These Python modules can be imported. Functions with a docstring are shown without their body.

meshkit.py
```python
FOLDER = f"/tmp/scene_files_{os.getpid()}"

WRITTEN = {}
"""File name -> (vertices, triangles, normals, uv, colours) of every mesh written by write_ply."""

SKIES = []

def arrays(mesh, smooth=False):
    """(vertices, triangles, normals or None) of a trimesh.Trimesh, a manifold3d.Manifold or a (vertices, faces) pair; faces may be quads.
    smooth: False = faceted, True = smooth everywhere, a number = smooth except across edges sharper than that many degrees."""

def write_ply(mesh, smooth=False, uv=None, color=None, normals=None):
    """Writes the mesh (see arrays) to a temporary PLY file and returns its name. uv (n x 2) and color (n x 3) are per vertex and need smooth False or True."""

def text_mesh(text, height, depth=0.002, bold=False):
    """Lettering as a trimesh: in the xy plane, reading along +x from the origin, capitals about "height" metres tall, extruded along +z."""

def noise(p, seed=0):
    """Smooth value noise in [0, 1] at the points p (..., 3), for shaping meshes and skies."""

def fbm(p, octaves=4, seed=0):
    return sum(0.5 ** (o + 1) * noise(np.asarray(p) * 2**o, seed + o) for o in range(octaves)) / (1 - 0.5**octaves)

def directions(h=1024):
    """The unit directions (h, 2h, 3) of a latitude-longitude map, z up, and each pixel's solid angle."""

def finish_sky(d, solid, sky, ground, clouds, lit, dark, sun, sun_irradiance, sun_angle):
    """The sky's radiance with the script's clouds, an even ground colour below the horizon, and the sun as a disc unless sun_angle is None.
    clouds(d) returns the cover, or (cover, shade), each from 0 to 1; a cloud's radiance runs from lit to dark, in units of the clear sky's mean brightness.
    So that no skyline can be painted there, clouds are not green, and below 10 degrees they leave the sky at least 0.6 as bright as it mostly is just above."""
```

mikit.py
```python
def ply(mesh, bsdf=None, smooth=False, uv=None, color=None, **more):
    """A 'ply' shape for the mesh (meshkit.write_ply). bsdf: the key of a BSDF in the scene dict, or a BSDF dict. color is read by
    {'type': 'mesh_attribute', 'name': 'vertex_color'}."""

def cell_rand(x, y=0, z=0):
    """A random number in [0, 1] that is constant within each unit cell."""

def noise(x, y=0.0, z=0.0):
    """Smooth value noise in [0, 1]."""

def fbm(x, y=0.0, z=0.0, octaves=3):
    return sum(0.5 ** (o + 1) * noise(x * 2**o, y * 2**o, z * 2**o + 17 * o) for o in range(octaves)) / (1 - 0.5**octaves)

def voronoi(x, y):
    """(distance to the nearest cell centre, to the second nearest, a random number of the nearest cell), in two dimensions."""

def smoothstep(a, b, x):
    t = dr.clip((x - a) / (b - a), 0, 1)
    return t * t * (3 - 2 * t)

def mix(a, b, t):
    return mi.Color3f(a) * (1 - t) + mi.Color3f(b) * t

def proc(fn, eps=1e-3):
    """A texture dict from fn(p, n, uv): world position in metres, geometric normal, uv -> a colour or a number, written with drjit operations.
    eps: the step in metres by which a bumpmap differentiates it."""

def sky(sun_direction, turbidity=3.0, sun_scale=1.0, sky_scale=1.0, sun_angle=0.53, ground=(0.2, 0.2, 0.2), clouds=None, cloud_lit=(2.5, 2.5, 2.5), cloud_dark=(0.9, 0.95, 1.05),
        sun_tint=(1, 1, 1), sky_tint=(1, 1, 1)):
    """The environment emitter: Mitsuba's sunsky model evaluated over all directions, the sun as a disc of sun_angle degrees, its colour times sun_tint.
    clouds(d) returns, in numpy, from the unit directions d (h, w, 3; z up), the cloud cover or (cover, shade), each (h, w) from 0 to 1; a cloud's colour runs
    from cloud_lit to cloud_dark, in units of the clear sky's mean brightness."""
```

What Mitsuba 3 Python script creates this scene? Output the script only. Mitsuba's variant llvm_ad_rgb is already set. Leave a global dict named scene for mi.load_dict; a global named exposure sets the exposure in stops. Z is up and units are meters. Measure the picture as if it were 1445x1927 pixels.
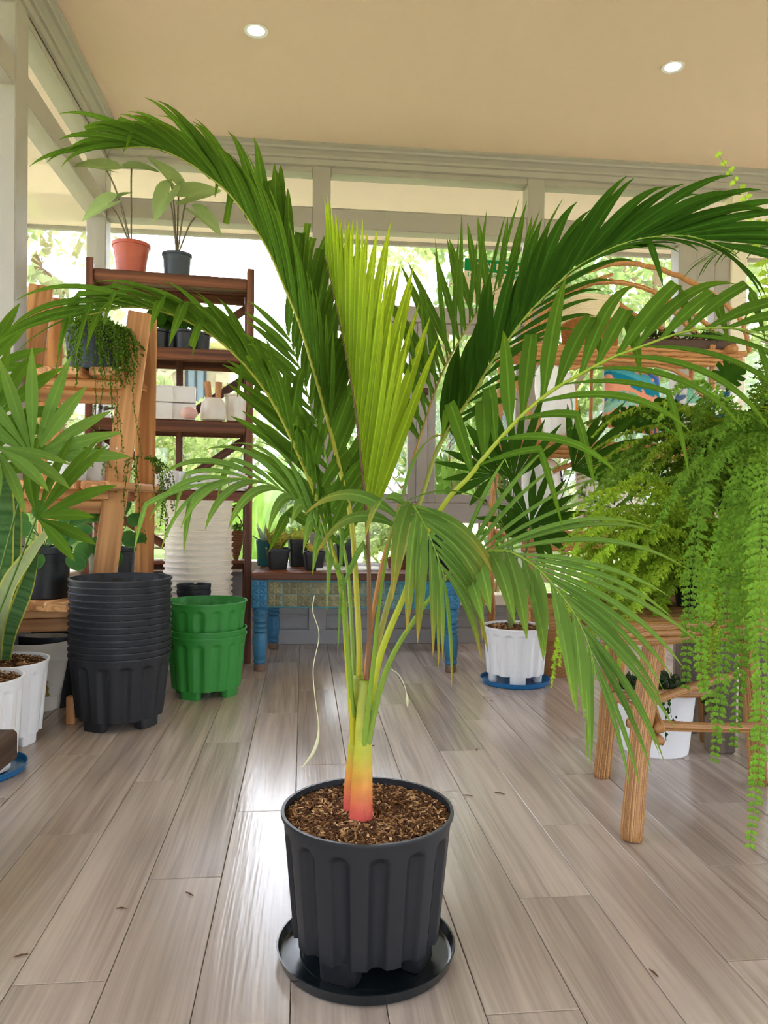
import math
import numpy as np, trimesh
import mitsuba as mi
import drjit as dr
import mikit, meshkit
from mikit import proc, noise, fbm, cell_rand, smoothstep, mix

T4 = mi.ScalarTransform4f
scene, labels = {}, {}
pi = math.pi

# ---------------------------------------------------------------- camera, sky, exposure
exposure = 1.5
scene['camera'] = {'type': 'perspective', 'fov': 53.13, 'fov_axis': 'x', 'near_clip': 0.05, 'far_clip': 200.0,
                   'to_world': T4().look_at(origin=[0, 0, 0.8], target=[0.10452, 0.99446, 0.78866], up=[-0.0101, 0.01247, 0.99987])}
def overcast(d):
    """A bright veil of cloud, brightest where it is thinnest, low behind the garden."""
    glow = np.exp(-(np.clip(1 - d @ np.array([-0.07, 0.955, 0.288]), 0, 2) / 0.075) ** 0.8)
    return 0.85 + 0.15 * meshkit.noise(d * 3.0, 5), np.clip(0.86 + 0.14 * meshkit.noise(d * 2.2, 9) - 0.95 * glow, 0, 1)


scene['sky'] = mikit.sky((-0.35, 0.42, 0.84), turbidity=4.0, sun_scale=1.8, sky_scale=5.5, ground=(0.34, 0.33, 0.29),
                         clouds=overcast, cloud_lit=(5.6, 6.0, 6.7), cloud_dark=(1.45, 1.62, 1.95))
LAMP = (10.0, 8.2, 5.6)


# ---------------------------------------------------------------- helpers
def lin(r, g, b):
    c = np.array([r, g, b], float) / 255
    return np.where(c < 0.04045, c / 12.92, ((c + 0.055) / 1.055) ** 2.4)


def rgb(r, g, b):
    return {'type': 'rgb', 'value': [float(x) for x in lin(r, g, b)]}


def unit(v):
    v = np.asarray(v, float)
    return v / (np.linalg.norm(v, axis=-1, keepdims=True) + 1e-12)


_n = {}


def numbered(name):
    k = _n.get(name, 0)
    _n[name] = k + 1
    return name if k == 0 else '%s_%03d' % (name, k)


def thing(name, label, cat, group=None):
    key = numbered(name)
    labels[key] = {'label': label, 'category': cat}
    if group:
        labels[key]['group'] = group
    return key


def part(parent, name, shape, label=None, stuff=False):
    key = numbered(parent + '__' + name)
    scene[key] = shape
    if label or stuff:
        labels[key] = {}
        if label:
            labels[key]['label'] = label
        if stuff:
            labels[key]['kind'] = 'stuff'
    return key


def single(name, shape, label, cat, group=None):
    key = thing(name, label, cat, group)
    scene[key] = shape
    return key


def struct(key, shape=None):
    if shape is not None:
        scene[key] = shape
    labels[key] = {'kind': 'structure'}
    return key


PAINT, WOOD = {}, {}                     # paint: name -> (colour, BSDF); wood: name -> (number, dark, light, grain along, grain across)


def code(c):
    """Colours packed into uv: red and green as bytes of u, blue as v (square roots, so that dark tones keep their steps)."""
    q = np.sqrt(np.clip(np.asarray(c, float).reshape(-1, 3), 0, 1))
    return np.stack([np.round(q[:, 0] * 255) + 256 * np.round(q[:, 1] * 255), q[:, 2]], 1)


def painted(mesh, mat, smooth=False, color=None, uv=None):
    """The shape of a mesh. Paints share a few BSDFs and carry their colour, face by face, in uv; the woods share one BSDF and carry their kind in u."""
    if mat in WOOD:
        t = np.zeros((len(mesh[0]), 2)) if uv is None else np.array(uv, float)
        t[:, 0] = t[:, 0] % 100 + 200 * WOOD[mat][0] + 20
        return mikit.ply(mesh, 'mat_wood', smooth=bool(smooth), uv=t)
    if mat not in PAINT:
        return mikit.ply(mesh, mat, smooth=smooth, uv=uv if mat == 'mat_floor' else None)
    c, bsdf = PAINT[mat]
    v, f, n = meshkit.arrays(mesh, smooth)
    if color is None:
        t = np.tile(code(c), (len(v), 1))
    else:
        t = np.repeat(code(np.asarray(color)[f].mean(1)), 3, axis=0)
        v, n, f = v[f].reshape(-1, 3), None if n is None else n[f].reshape(-1, 3), np.arange(f.size).reshape(-1, 3)
    return {'type': 'ply', 'filename': meshkit.write_ply((v, f), False, t, None, normals=n), 'face_normals': n is None, 'bsdf': {'type': 'ref', 'id': bsdf}}


class M:
    """A mesh being put together: vertices, triangles, colours, uv."""

    def __init__(s):
        s.v, s.f, s.c, s.t, s.n = [], [], [], [], 0

    def add(s, v, f, c=None, uv=None):
        v, f = np.asarray(v, float), np.asarray(f, int)
        if f.shape[1] == 4:
            f = np.vstack([f[:, [0, 1, 2]], f[:, [0, 2, 3]]])
        s.v.append(v)
        s.f.append(f + s.n)
        s.c.append(np.broadcast_to(np.asarray((1, 1, 1) if c is None else c, float), (len(v), 3)))
        s.t.append(np.zeros((len(v), 2)) if uv is None else np.asarray(uv, float))
        s.n += len(v)
        return s

    def arr(s):
        return np.vstack(s.v), np.vstack(s.f)

    def ply(s, mat, smooth=True, col=False, uv=False, **kw):
        v, f = s.arr()
        return painted((v, f), mat, smooth, np.vstack(s.c) if col else None, np.vstack(s.t))


def grid_faces(a, b, wrap=False):
    i, j = np.meshgrid(np.arange(a - 1), np.arange(b if wrap else b - 1), indexing='ij')
    j2 = (j + 1) % b
    return np.stack([i * b + j, i * b + j2, (i + 1) * b + j2, (i + 1) * b + j], -1).reshape(-1, 4)


def spline(pts, n, w=None):
    """Catmull-Rom through the points, n samples at even arc length."""
    p = np.asarray(pts, float)
    q = np.vstack([2 * p[0] - p[1], p, 2 * p[-1] - p[-2]])
    out = []
    for i in range(len(p) - 1):
        a, b, c, d = q[i:i + 4]
        t = np.linspace(0, 1, 14, endpoint=False)[:, None]
        out.append(0.5 * ((2 * b) + (c - a) * t + (2 * a - 5 * b + 4 * c - d) * t * t + (3 * b - a - 3 * c + d) * t ** 3))
    o = np.vstack(out + [p[-1:]])
    s = np.r_[0, np.cumsum(np.linalg.norm(np.diff(o, axis=0), axis=1))]
    u = np.linspace(0, s[-1], n)
    return np.stack([np.interp(u, s, o[:, k]) for k in range(p.shape[1])], 1)


def sweep(pts, prof, scale=1.0, up=(0, 0, 1), u0=0.0, cap=True):
    """The closed profile (k x 2) carried along the points; scale per point. Returns v, f, uv (u along in metres)."""
    p = np.asarray(pts, float)
    prof = np.asarray(prof, float)
    n, k = len(p), len(prof)
    t = unit(np.gradient(p, axis=0))
    up = np.asarray(up, float)
    if abs(t[0] @ up) > 0.97:
        up = np.array([0.0, 1.0, 0.0]) if abs(t[0][1]) < 0.9 else np.array([1.0, 0, 0])
    a = unit(np.cross(up, t[0]))
    A = []
    for i in range(n):
        a = unit(a - (a @ t[i]) * t[i])
        A.append(a)
    A = np.array(A)
    B = np.cross(t, A)
    sc = np.broadcast_to(np.asarray(scale, float), (n,)) if np.ndim(scale) < 2 else scale
    sx = sc if np.ndim(sc) == 1 else sc[:, 0]
    v = p[:, None] + A[:, None] * (prof[None, :, :1] * sx[:, None, None]) + B[:, None] * (prof[None, :, 1:] * sx[:, None, None])
    s = np.r_[0, np.cumsum(np.linalg.norm(np.diff(p, axis=0), axis=1))] + u0
    per = np.r_[0, np.cumsum(np.linalg.norm(np.diff(np.vstack([prof, prof[:1]]), axis=0), axis=1))][:k]
    uv = np.stack([np.repeat(s, k), np.tile(per, n) + u0 * 3.7], 1)
    v = v.reshape(-1, 3)
    f = grid_faces(n, k, True)
    f = np.vstack([f[:, [0, 1, 2]], f[:, [0, 2, 3]]])
    if cap:
        m = len(v)
        v = np.vstack([v, p[:1], p[-1:]])
        uv = np.vstack([uv, [[u0, 0.01 + u0 * 3.7]], [[s[-1], 0.01 + u0 * 3.7]]])
        i = np.arange(k)
        f = np.vstack([f, np.stack([i * 0 + m, (i + 1) % k, i], 1), np.stack([i * 0 + m + 1, (n - 1) * k + i, (n - 1) * k + (i + 1) % k], 1)])
    return v, f, uv


def circle(r, k=8):
    a = np.arange(k) * 2 * pi / k
    return np.stack([r * np.cos(a), r * np.sin(a)], 1)


def tube(m, pts, r, k=8, c=None, u0=0.0, cap=True):
    v, f, uv = sweep(pts, circle(1.0, k), np.asarray(r, float), u0=u0, cap=cap)
    cc = c
    if c is not None and np.ndim(c) == 2:
        cc = np.vstack([np.repeat(c, k, axis=0)] + ([c[:1], c[-1:]] if cap else []))
    return m.add(v, f, cc, uv)


_u = [0.0]


def board(m, p0, p1, w, h, up=(0, 0, 1), ch=0.003, c=None):
    """A board from p0 to p1, w wide (sideways) and h thick (along up), its edges chamfered."""
    p0, p1 = np.asarray(p0, float), np.asarray(p1, float)
    _u[0] += 1.37
    t = unit(p1 - p0)
    a, b = w / 2, h / 2
    prof = np.array([[-a + ch, -b], [a - ch, -b], [a, -b + ch], [a, b - ch], [a - ch, b], [-a + ch, b], [-a, b - ch], [-a, -b + ch]])
    v, f, uv = sweep([p0, p0 + t * ch, p1 - t * ch, p1], prof, [1 - ch / max(a, b), 1, 1, 1 - ch / max(a, b)], up=up, u0=_u[0])
    return m.add(v, f, c, uv)


def box(m, lo, hi, ch=0.004, c=None):
    lo, hi = np.asarray(lo, float), np.asarray(hi, float)
    d, mid = hi - lo, (hi + lo) / 2
    k = int(np.argmax(d))
    p0, p1 = mid.copy(), mid.copy()
    p0[k], p1[k] = lo[k], hi[k]
    if k == 2:
        return board(m, p0, p1, d[0], d[1], up=(0, 1, 0), ch=ch, c=c)
    return board(m, p0, p1, d[1 - k], d[2], ch=ch, c=c)


def wood(mat, *boards, **kw):
    m = M()
    for b in boards:
        board(m, *b[:4], **(b[4] if len(b) > 4 else {}))
    return m.ply(mat, smooth=False, uv=True, **kw)


def bx(mat, lo, hi, ch=0.004):
    return box(M(), lo, hi, ch).ply(mat, smooth=False, uv=True)


def lathe(m, rows, n=48, at=(0, 0, 0), mod=None, c=None, close=True, phase=0.0):
    """rows of (r, z[, weight]); mod(theta) * weight is added to r. The first and last rows are closed by a point."""
    th = np.arange(n) * 2 * pi / n + phase
    g = mod(th - phase) if mod is not None else np.zeros(n)
    v = []
    for r in rows:
        rr = r[0] + (-r[2] * np.abs(g) ** r[3] if len(r) > 3 else r[2] * g if len(r) > 2 else 0)
        v.append(np.stack([rr * np.cos(th), rr * np.sin(th), np.full(n, r[1])], 1))
    v = np.vstack(v)
    f = grid_faces(len(rows), n, True)
    f = np.vstack([f[:, [0, 1, 2]], f[:, [0, 2, 3]]])
    if close:
        k = len(v)
        v = np.vstack([v, [[0, 0, rows[0][1]], [0, 0, rows[-1][1]]]])
        i = np.arange(n)
        e = (len(rows) - 1) * n
        f = np.vstack([f, np.stack([i * 0 + k, (i + 1) % n, i], 1), np.stack([i * 0 + k + 1, e + i, e + (i + 1) % n], 1)])
    cc = c
    if c is not None and np.ndim(c) == 2:
        cc = np.vstack([np.repeat(np.asarray(c, float), n, 0), c[:1], c[-1:]] if close else [np.repeat(c, n, 0)])
    return m.add(v + np.asarray(at, float), f, cc)


def move(shape, loc, rz=0.0, s=1.0):
    return {**shape, 'to_world': T4().translate([float(x) for x in loc]).rotate([0, 0, 1], math.degrees(rz)).scale(s)}


# ---------------------------------------------------------------- materials


def paint_fn(p, n, uv):
    g = dr.floor(uv.x / 256.0 + 0.001)
    r = uv.x - 256.0 * g
    return mi.Color3f(dr.square(r / 255.0), dr.square(g / 255.0), dr.square(uv.y))


VC = proc(paint_fn)
for name, rough, spec in (('mat_satin', 0.42, 0.42), ('mat_gloss', 0.2, 0.5), ('mat_matte', 0.92, 0.12)):
    scene[name] = {'type': 'twosided', 'bsdf': {'type': 'principled', 'base_color': VC, 'roughness': rough, 'specular': spec}}


def plain(name, c, bsdf='mat_satin'):
    PAINT[name] = (lin(*c), bsdf)


def timber(name, dark, light, fu=1.6, fv=34.0):
    WOOD[name] = (len(WOOD), lin(*dark), lin(*light), fu, fv)


timber('mat_pine', (152, 98, 54), (214, 158, 102))
timber('mat_dark_wood', (70, 38, 24), (128, 76, 48))
timber('mat_table_wood', (40, 26, 18), (82, 56, 40))
timber('mat_cane', (150, 92, 48), (220, 166, 104), 2.5, 60.0)
timber('mat_log', (120, 78, 42), (198, 148, 92), 1.5, 26.0)
timber('mat_grey_wood', (78, 66, 54), (140, 122, 102), 1.5, 30.0)
timber('mat_wicker', (58, 36, 24), (120, 78, 50), 30.0, 90.0)


def wood_fn(p, n, uv):
    kind = dr.floor(uv.x / 200.0)
    u, v = uv.x - 200.0 * kind, uv.y

    def pick(i):
        out = WOOD['mat_pine'][i]
        out = mi.Color3f(out.tolist()) if i < 3 else mi.Float(out)
        for k, d, l, fu, fv in WOOD.values():
            x = (k, d, l, fu, fv)[i]
            out = dr.select(kind == k, mi.Color3f(x.tolist()) if i < 3 else mi.Float(x), out)
        return out
    fu, fv = pick(3), pick(4)
    w = fbm(u * fu * 0.6, v * 6.0, 3.0, 2)
    g = fbm(u * fu, (v + 0.03 * w) * fv, 1.0, 3)
    r = noise(u * 0.7 + 31, (v + 0.06 * w) * fv * 2.3)
    return mix(pick(1), pick(2), smoothstep(0.25, 0.75, 0.65 * g + 0.35 * r * w + 0.12 * w))


scene['mat_wood'] = {'type': 'twosided', 'bsdf': {'type': 'principled', 'base_color': proc(wood_fn), 'roughness': 0.52, 'specular': 0.35}}
plain('mat_ceiling', (208, 184, 166), 'mat_matte')
plain('mat_soffit', (214, 196, 186), 'mat_matte')
plain('mat_frame', (158, 150, 142))
plain('mat_cream', (226, 214, 190))
plain('mat_panel', (150, 145, 140))
plain('mat_white', (224, 222, 219))
plain('mat_cream_plastic', (224, 214, 196))
plain('mat_black', (31, 33, 35))
plain('mat_black_gloss', (20, 26, 30), 'mat_gloss')
plain('mat_green', (52, 134, 52))
plain('mat_terracotta', (178, 84, 62))
plain('mat_slate', (58, 64, 74))
plain('mat_teal', (22, 92, 92))
plain('mat_blue', (30, 98, 146), 'mat_gloss')
plain('mat_color', (255, 255, 255))
plain('mat_stem', (255, 255, 255))
plain('mat_fabric', (255, 255, 255), 'mat_matte')
plain('mat_bark', (255, 255, 255), 'mat_matte')
PAINT['mat_leaf'], PAINT['mat_tree'] = (lin(80, 112, 34), 'mat_leaf'), (lin(150, 170, 90), 'mat_tree')
scene['mat_leaf'] = {'type': 'principledthin', 'base_color': VC, 'roughness': 0.38, 'diff_trans': 0.8, 'eta': 1.45}
scene['mat_tree'] = {'type': 'principledthin', 'base_color': VC, 'roughness': 0.7, 'diff_trans': 1.0, 'eta': 1.2}
scene['mat_glass'] = {'type': 'thindielectric', 'int_ior': 1.5}
scene['mat_lamp'] = {'type': 'diffuse', 'reflectance': rgb(250, 245, 235)}


def floor_fn(p, n, uv):
    u, v = uv.x, uv.y
    k = dr.floor(v)
    tone = cell_rand(k, dr.floor(u / 40.0), 3)
    w = fbm(u * 1.1 + tone * 50, v * 9.0, 1.0, 3)
    g = fbm(u * 2.2, (v + 0.07 * w) * 60.0, 2.0, 3)
    fine = noise(u * 6.0, (v + 0.03 * w) * 330.0)
    blot = smoothstep(0.55, 0.85, fbm(u * 1.3 + 9, v * 4.0, 5.0, 2))
    t = 0.5 * g + 0.25 * w + 0.16 * fine + 0.22 * (tone - 0.5)
    c = mix(lin(130, 114, 103).tolist(), lin(190, 175, 161).tolist(), smoothstep(-0.05, 0.85, t))
    return mix(c, lin(112, 97, 86).tolist(), 0.4 * blot)


def floor_bump(p, n, uv):
    u, v = uv.x, uv.y
    w = fbm(u * 1.1, v * 9.0, 1.0, 3)
    return noise(u * 5.0, (v + 0.05 * w) * 210.0) + 0.4 * noise(u * 14.0, v * 420.0)


scene['mat_floor'] = {'type': 'twosided', 'bsdf': {'type': 'bumpmap', 'arbitrary': proc(floor_bump, 0.0015), 'scale': 0.00022,
                      'bsdf': {'type': 'principled', 'base_color': proc(floor_fn), 'roughness': 0.22, 'specular': 0.65}}}
def soil_fn(p, n, uv):
    a = fbm(p.x * 120, p.y * 120, p.z * 120, 3)
    return mix(lin(46, 30, 20).tolist(), lin(128, 92, 62).tolist(), smoothstep(0.25, 0.8, a))


scene['mat_soil'] = {'type': 'twosided', 'bsdf': {'type': 'diffuse', 'reflectance': proc(soil_fn)}}


plain('mat_stone', (206, 190, 166), 'mat_matte')
plain('mat_added_paving', (176, 170, 160), 'mat_matte')
plain('mat_grass', (178, 188, 132), 'mat_matte')
plain('mat_wire', (240, 238, 234))

# ---------------------------------------------------------------- the room
YB, XL, ZC = 4.395, -1.136, 2.78         # back wall, left wall, ceiling
XR, YF = 4.4, -3.2                       # right wall and the wall behind the camera


def plank_floor():
    struct('floor', bx('mat_panel', (XL - 0.2, YF - 0.2, -0.09), (XR + 0.2, YB + 0.15, -0.013), 0.002))
    w, L = 0.1525, 0.93
    rng = np.random.default_rng(11)
    x, i = XL + 0.002, 0
    x = -0.0125 - w * 8
    cols = []
    while x < XR:
        cols.append((max(x, XL), min(x + w, XR)))
        x += w
    for i, (xa, xb) in enumerate(cols):
        y = YF + ((i * 0.37) % 1) * L - L
        while y < YB:
            a, b = max(y, YF), min(y + L, YB)
            if b - a > 0.02:
                m = M()
                g, e = 0.0008, 0.0012
                xs = np.array([xa + g, xa + g + e, xb - g - e, xb - g])
                ys = np.array([a + g, a + g + e, b - g - e, b - g])
                X, Y = np.meshgrid(xs, ys, indexing='ij')
                Z = np.where((X == xs[0]) | (X == xs[-1]) | (Y == ys[0]) | (Y == ys[-1]), -0.0009, 0.0)
                v = np.stack([X, Y, Z], -1).reshape(-1, 3)
                o = rng.integers(0, 40) * 40.0
                uv = np.stack([v[:, 1] - a + o + 1, (v[:, 0] - xa) + i * 1.0 + 0.01], 1)
                side = v.copy()
                side[:, 2] = -0.012
                r = [0, 4, 8, 12, 13, 14, 15, 11, 7, 3, 2, 1]
                rim = np.array([[r[k], r[(k + 1) % 12], r[(k + 1) % 12] + 16, r[k] + 16] for k in range(12)])
                m.add(np.vstack([v, side]), np.vstack([grid_faces(4, 4), rim]), None, np.vstack([uv, uv]))
                part('floor', 'plank', m.ply('mat_floor', smooth=False, uv=True))
            y += L


plank_floor()
OL, OB = 0.87, 1.39                      # how far the roof runs out past the left and the back wall
struct('ceiling', bx('mat_ceiling', (XL - 0.06, YF - 0.2, ZC), (XR + 0.2, YB + 0.06, ZC + 0.1)))
m = M()
box(m, (XL - OL, YB + 0.061, ZC + 0.0), (XR + 0.2, YB + OB, ZC + 0.1))
box(m, (XL - OL, YF - 0.2, ZC + 0.0), (XL - 0.061, YB + 0.06, ZC + 0.1))
struct('trim_1', m.ply('mat_soffit', smooth=False))
labels['trim_1']['label'] = 'cream soffit of the roof overhang outside the glass'
m = M()
box(m, (XL - OL - 0.03, YB + OB, ZC - 0.03), (XR + 0.2, YB + OB + 0.03, ZC + 0.12))
box(m, (XL - OL - 0.03, YF - 0.2, ZC - 0.03), (XL - OL, YB + OB, ZC + 0.12))
struct('trim_2', m.ply('mat_panel', smooth=False))


def cornice(key, p0, p1, inward):
    d = np.asarray(inward, float)
    prof = [(0, 0), (0.085, 0), (0.085, -0.012), (0.07, -0.02), (0.066, -0.03), (0.05, -0.034), (0.03, -0.05), (0.028, -0.062), (0.016, -0.066), (0.012, -0.095), (0.0, -0.1)]
    a = np.array([np.asarray(p0) + d * r + np.array([0, 0, z]) for r, z in prof])
    b = np.array([np.asarray(p1) + d * r + np.array([0, 0, z]) for r, z in prof])
    k = len(prof)
    f = np.array([[i, (i + 1) % k, (i + 1) % k + k, i + k] for i in range(k)])
    struct(key, M().add(np.vstack([a, b]), f).ply('mat_frame', smooth=False))


cornice('trim_3', (XL, YB - 0.055, ZC), (XR, YB - 0.055, ZC), (0, -1, 0))
cornice('trim_4', (XL + 0.055, YF, ZC), (XL + 0.055, YB, ZC), (1, 0, 0))

PX = [XL, 0.085, 1.32, 2.565, 3.81]      # posts of the back wall
PW = 0.05                                # half a post's width


def postb(i, x0, x1, z0, z1, mat='mat_frame', y=YB, t=0.055):
    return bx(mat, (x0, y - t, z0), (x1, y + t, z1))


struct('wall_back')
labels['wall_back']['label'] = 'glazed back wall of grey painted posts and rails'
for i, x in enumerate(PX):
    part('wall_back', 'post', postb(i, x - (PW if i else 0.055), x + PW, 0, ZC - 0.09, 'mat_cream' if i == 3 else 'mat_frame'))
for i in range(4):
    a, b = PX[i] + PW, PX[i + 1] - PW
    part('wall_back', 'transom_rail', bx('mat_frame', (a, YB - 0.05, 2.345), (b, YB + 0.05, 2.455)))
    part('wall_back', 'head_rail', bx('mat_frame', (a, YB - 0.05, ZC - 0.13), (b, YB + 0.05, ZC - 0.002)))
    sill = 0.47 if i == 0 else 0.28
    part('wall_back', 'sill', bx('mat_cream', (a, YB - 0.085, sill - 0.06), (b, YB + 0.06, sill)))
    part('wall_back', 'panel', bx('mat_panel', (a, YB - 0.03, 0.0), (b, YB + 0.04, sill - 0.06)))
    part('wall_back', 'panel_batten', bx('mat_panel', (a, YB - 0.04, 0.155), (b, YB - 0.03, 0.165), 0.002))
    part('wall_back', 'upper_stop', bx('mat_frame', (a, YB - 0.02, 2.455), (b, YB + 0.02, 2.47), 0.002))
struct('baseboard_back', bx('mat_panel', (XL + 0.06, YB - 0.058, 0.0), (XR, YB - 0.042, 0.085), 0.004))


def pane(parent, lo, hi):
    """A single sheet in the plane x or y = const."""
    lo, hi = np.asarray(lo, float), np.asarray(hi, float)
    if lo[1] == hi[1]:
        v = [[lo[0], lo[1], lo[2]], [hi[0], lo[1], lo[2]], [hi[0], lo[1], hi[2]], [lo[0], lo[1], hi[2]]]
    else:
        v = [[lo[0], lo[1], lo[2]], [lo[0], hi[1], lo[2]], [lo[0], hi[1], hi[2]], [lo[0], lo[1], hi[2]]]
    part(parent, 'pane', M().add(v, [[0, 1, 2, 3]]).ply('mat_glass', smooth=False))


def window_frame(parent, x0, x1, z0, z1, w=0.045, mat='mat_frame', y=YB, t=0.03):
    for lo, hi in (((x0, z0), (x0 + w, z1)), ((x1 - w, z0), (x1, z1)), ((x0 + w, z0), (x1 - w, z0 + w)), ((x0 + w, z1 - w), (x1 - w, z1))):
        part(parent, 'frame_bar', bx(mat, (lo[0], y - t, lo[1]), (hi[0], y + t, hi[1]), 0.003))


wn = 0
for i in range(4):                       # transom lights, then the big panes
    a, b = PX[i] + PW, PX[i + 1] - PW
    wn += 1
    w = struct('window_%d' % wn)
    pane(w, (a, YB, 2.47), (b, YB, ZC - 0.13))
# left bay: one large pane above the sill
w = struct('window_5')
pane(w, (PX[0] + PW, YB, 0.47), (PX[1] - PW, YB, 2.345))
# middle bay: fixed pane under the transom, a pair of sashes, a low pane
w = struct('window_6')
a, b = PX[1] + PW, PX[2] - PW
part(w, 'rail', bx('mat_frame', (a, YB - 0.05, 1.835), (b, YB + 0.05, 1.925)))
part(w, 'rail', bx('mat_frame', (a, YB - 0.05, 0.69), (b, YB + 0.05, 0.805)))
mx = 0.672
part(w, 'mullion', bx('mat_frame', (mx - 0.03, YB - 0.045, 0.805), (mx + 0.03, YB + 0.045, 1.835)))
window_frame(w, a, mx - 0.03, 0.805, 1.835, 0.05)
window_frame(w, mx + 0.03, b, 0.805, 1.835, 0.05)
part(w, 'catch', bx('mat_table_wood', (1.02, YB - 0.07, 0.80), (1.05, YB - 0.045, 0.83)))
part(w, 'catch', bx('mat_table_wood', (mx - 0.02, YB - 0.065, 1.42), (mx + 0.03, YB - 0.045, 1.46)))
pane(w, (a, YB, 1.925), (b, YB, 2.345))
pane(w, (a + 0.05, YB + 0.005, 0.855), (mx - 0.08, YB + 0.005, 1.785))
pane(w, (mx + 0.08, YB + 0.005, 0.855), (b - 0.05, YB + 0.005, 1.785))
pane(w, (a, YB, 0.28), (b, YB, 0.69))
# right bay: a pane and a narrow glazed door
w = struct('window_7')
a, b = PX[2] + PW, 2.19
pane(w, (a, YB, 0.28), (b, YB, 2.345))
d = struct('door_1')
part(d, 'stile', bx('mat_frame', (2.19, YB - 0.05, 0.0), (2.30, YB + 0.05, 2.345)))
part(d, 'stile', bx('mat_frame', (2.42, YB - 0.04, 0.0), (PX[3] - PW, YB + 0.04, 2.345)))
part(d, 'rail', bx('mat_frame', (2.30, YB - 0.04, 2.14), (2.42, YB + 0.04, 2.345)))
part(d, 'rail', bx('mat_frame', (2.30, YB - 0.04, 1.28), (2.42, YB + 0.04, 1.42)))
part(d, 'rail', bx('mat_frame', (2.30, YB - 0.04, 0.0), (2.42, YB + 0.04, 0.3)))
pane(d, (2.30, YB, 0.3), (2.42, YB, 1.28))
pane(d, (2.30, YB, 1.42), (2.42, YB, 2.14))
w = struct('window_8')
pane(w, (PX[3] + PW, YB, 0.28), (PX[4] - PW, YB, 2.345))

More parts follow.
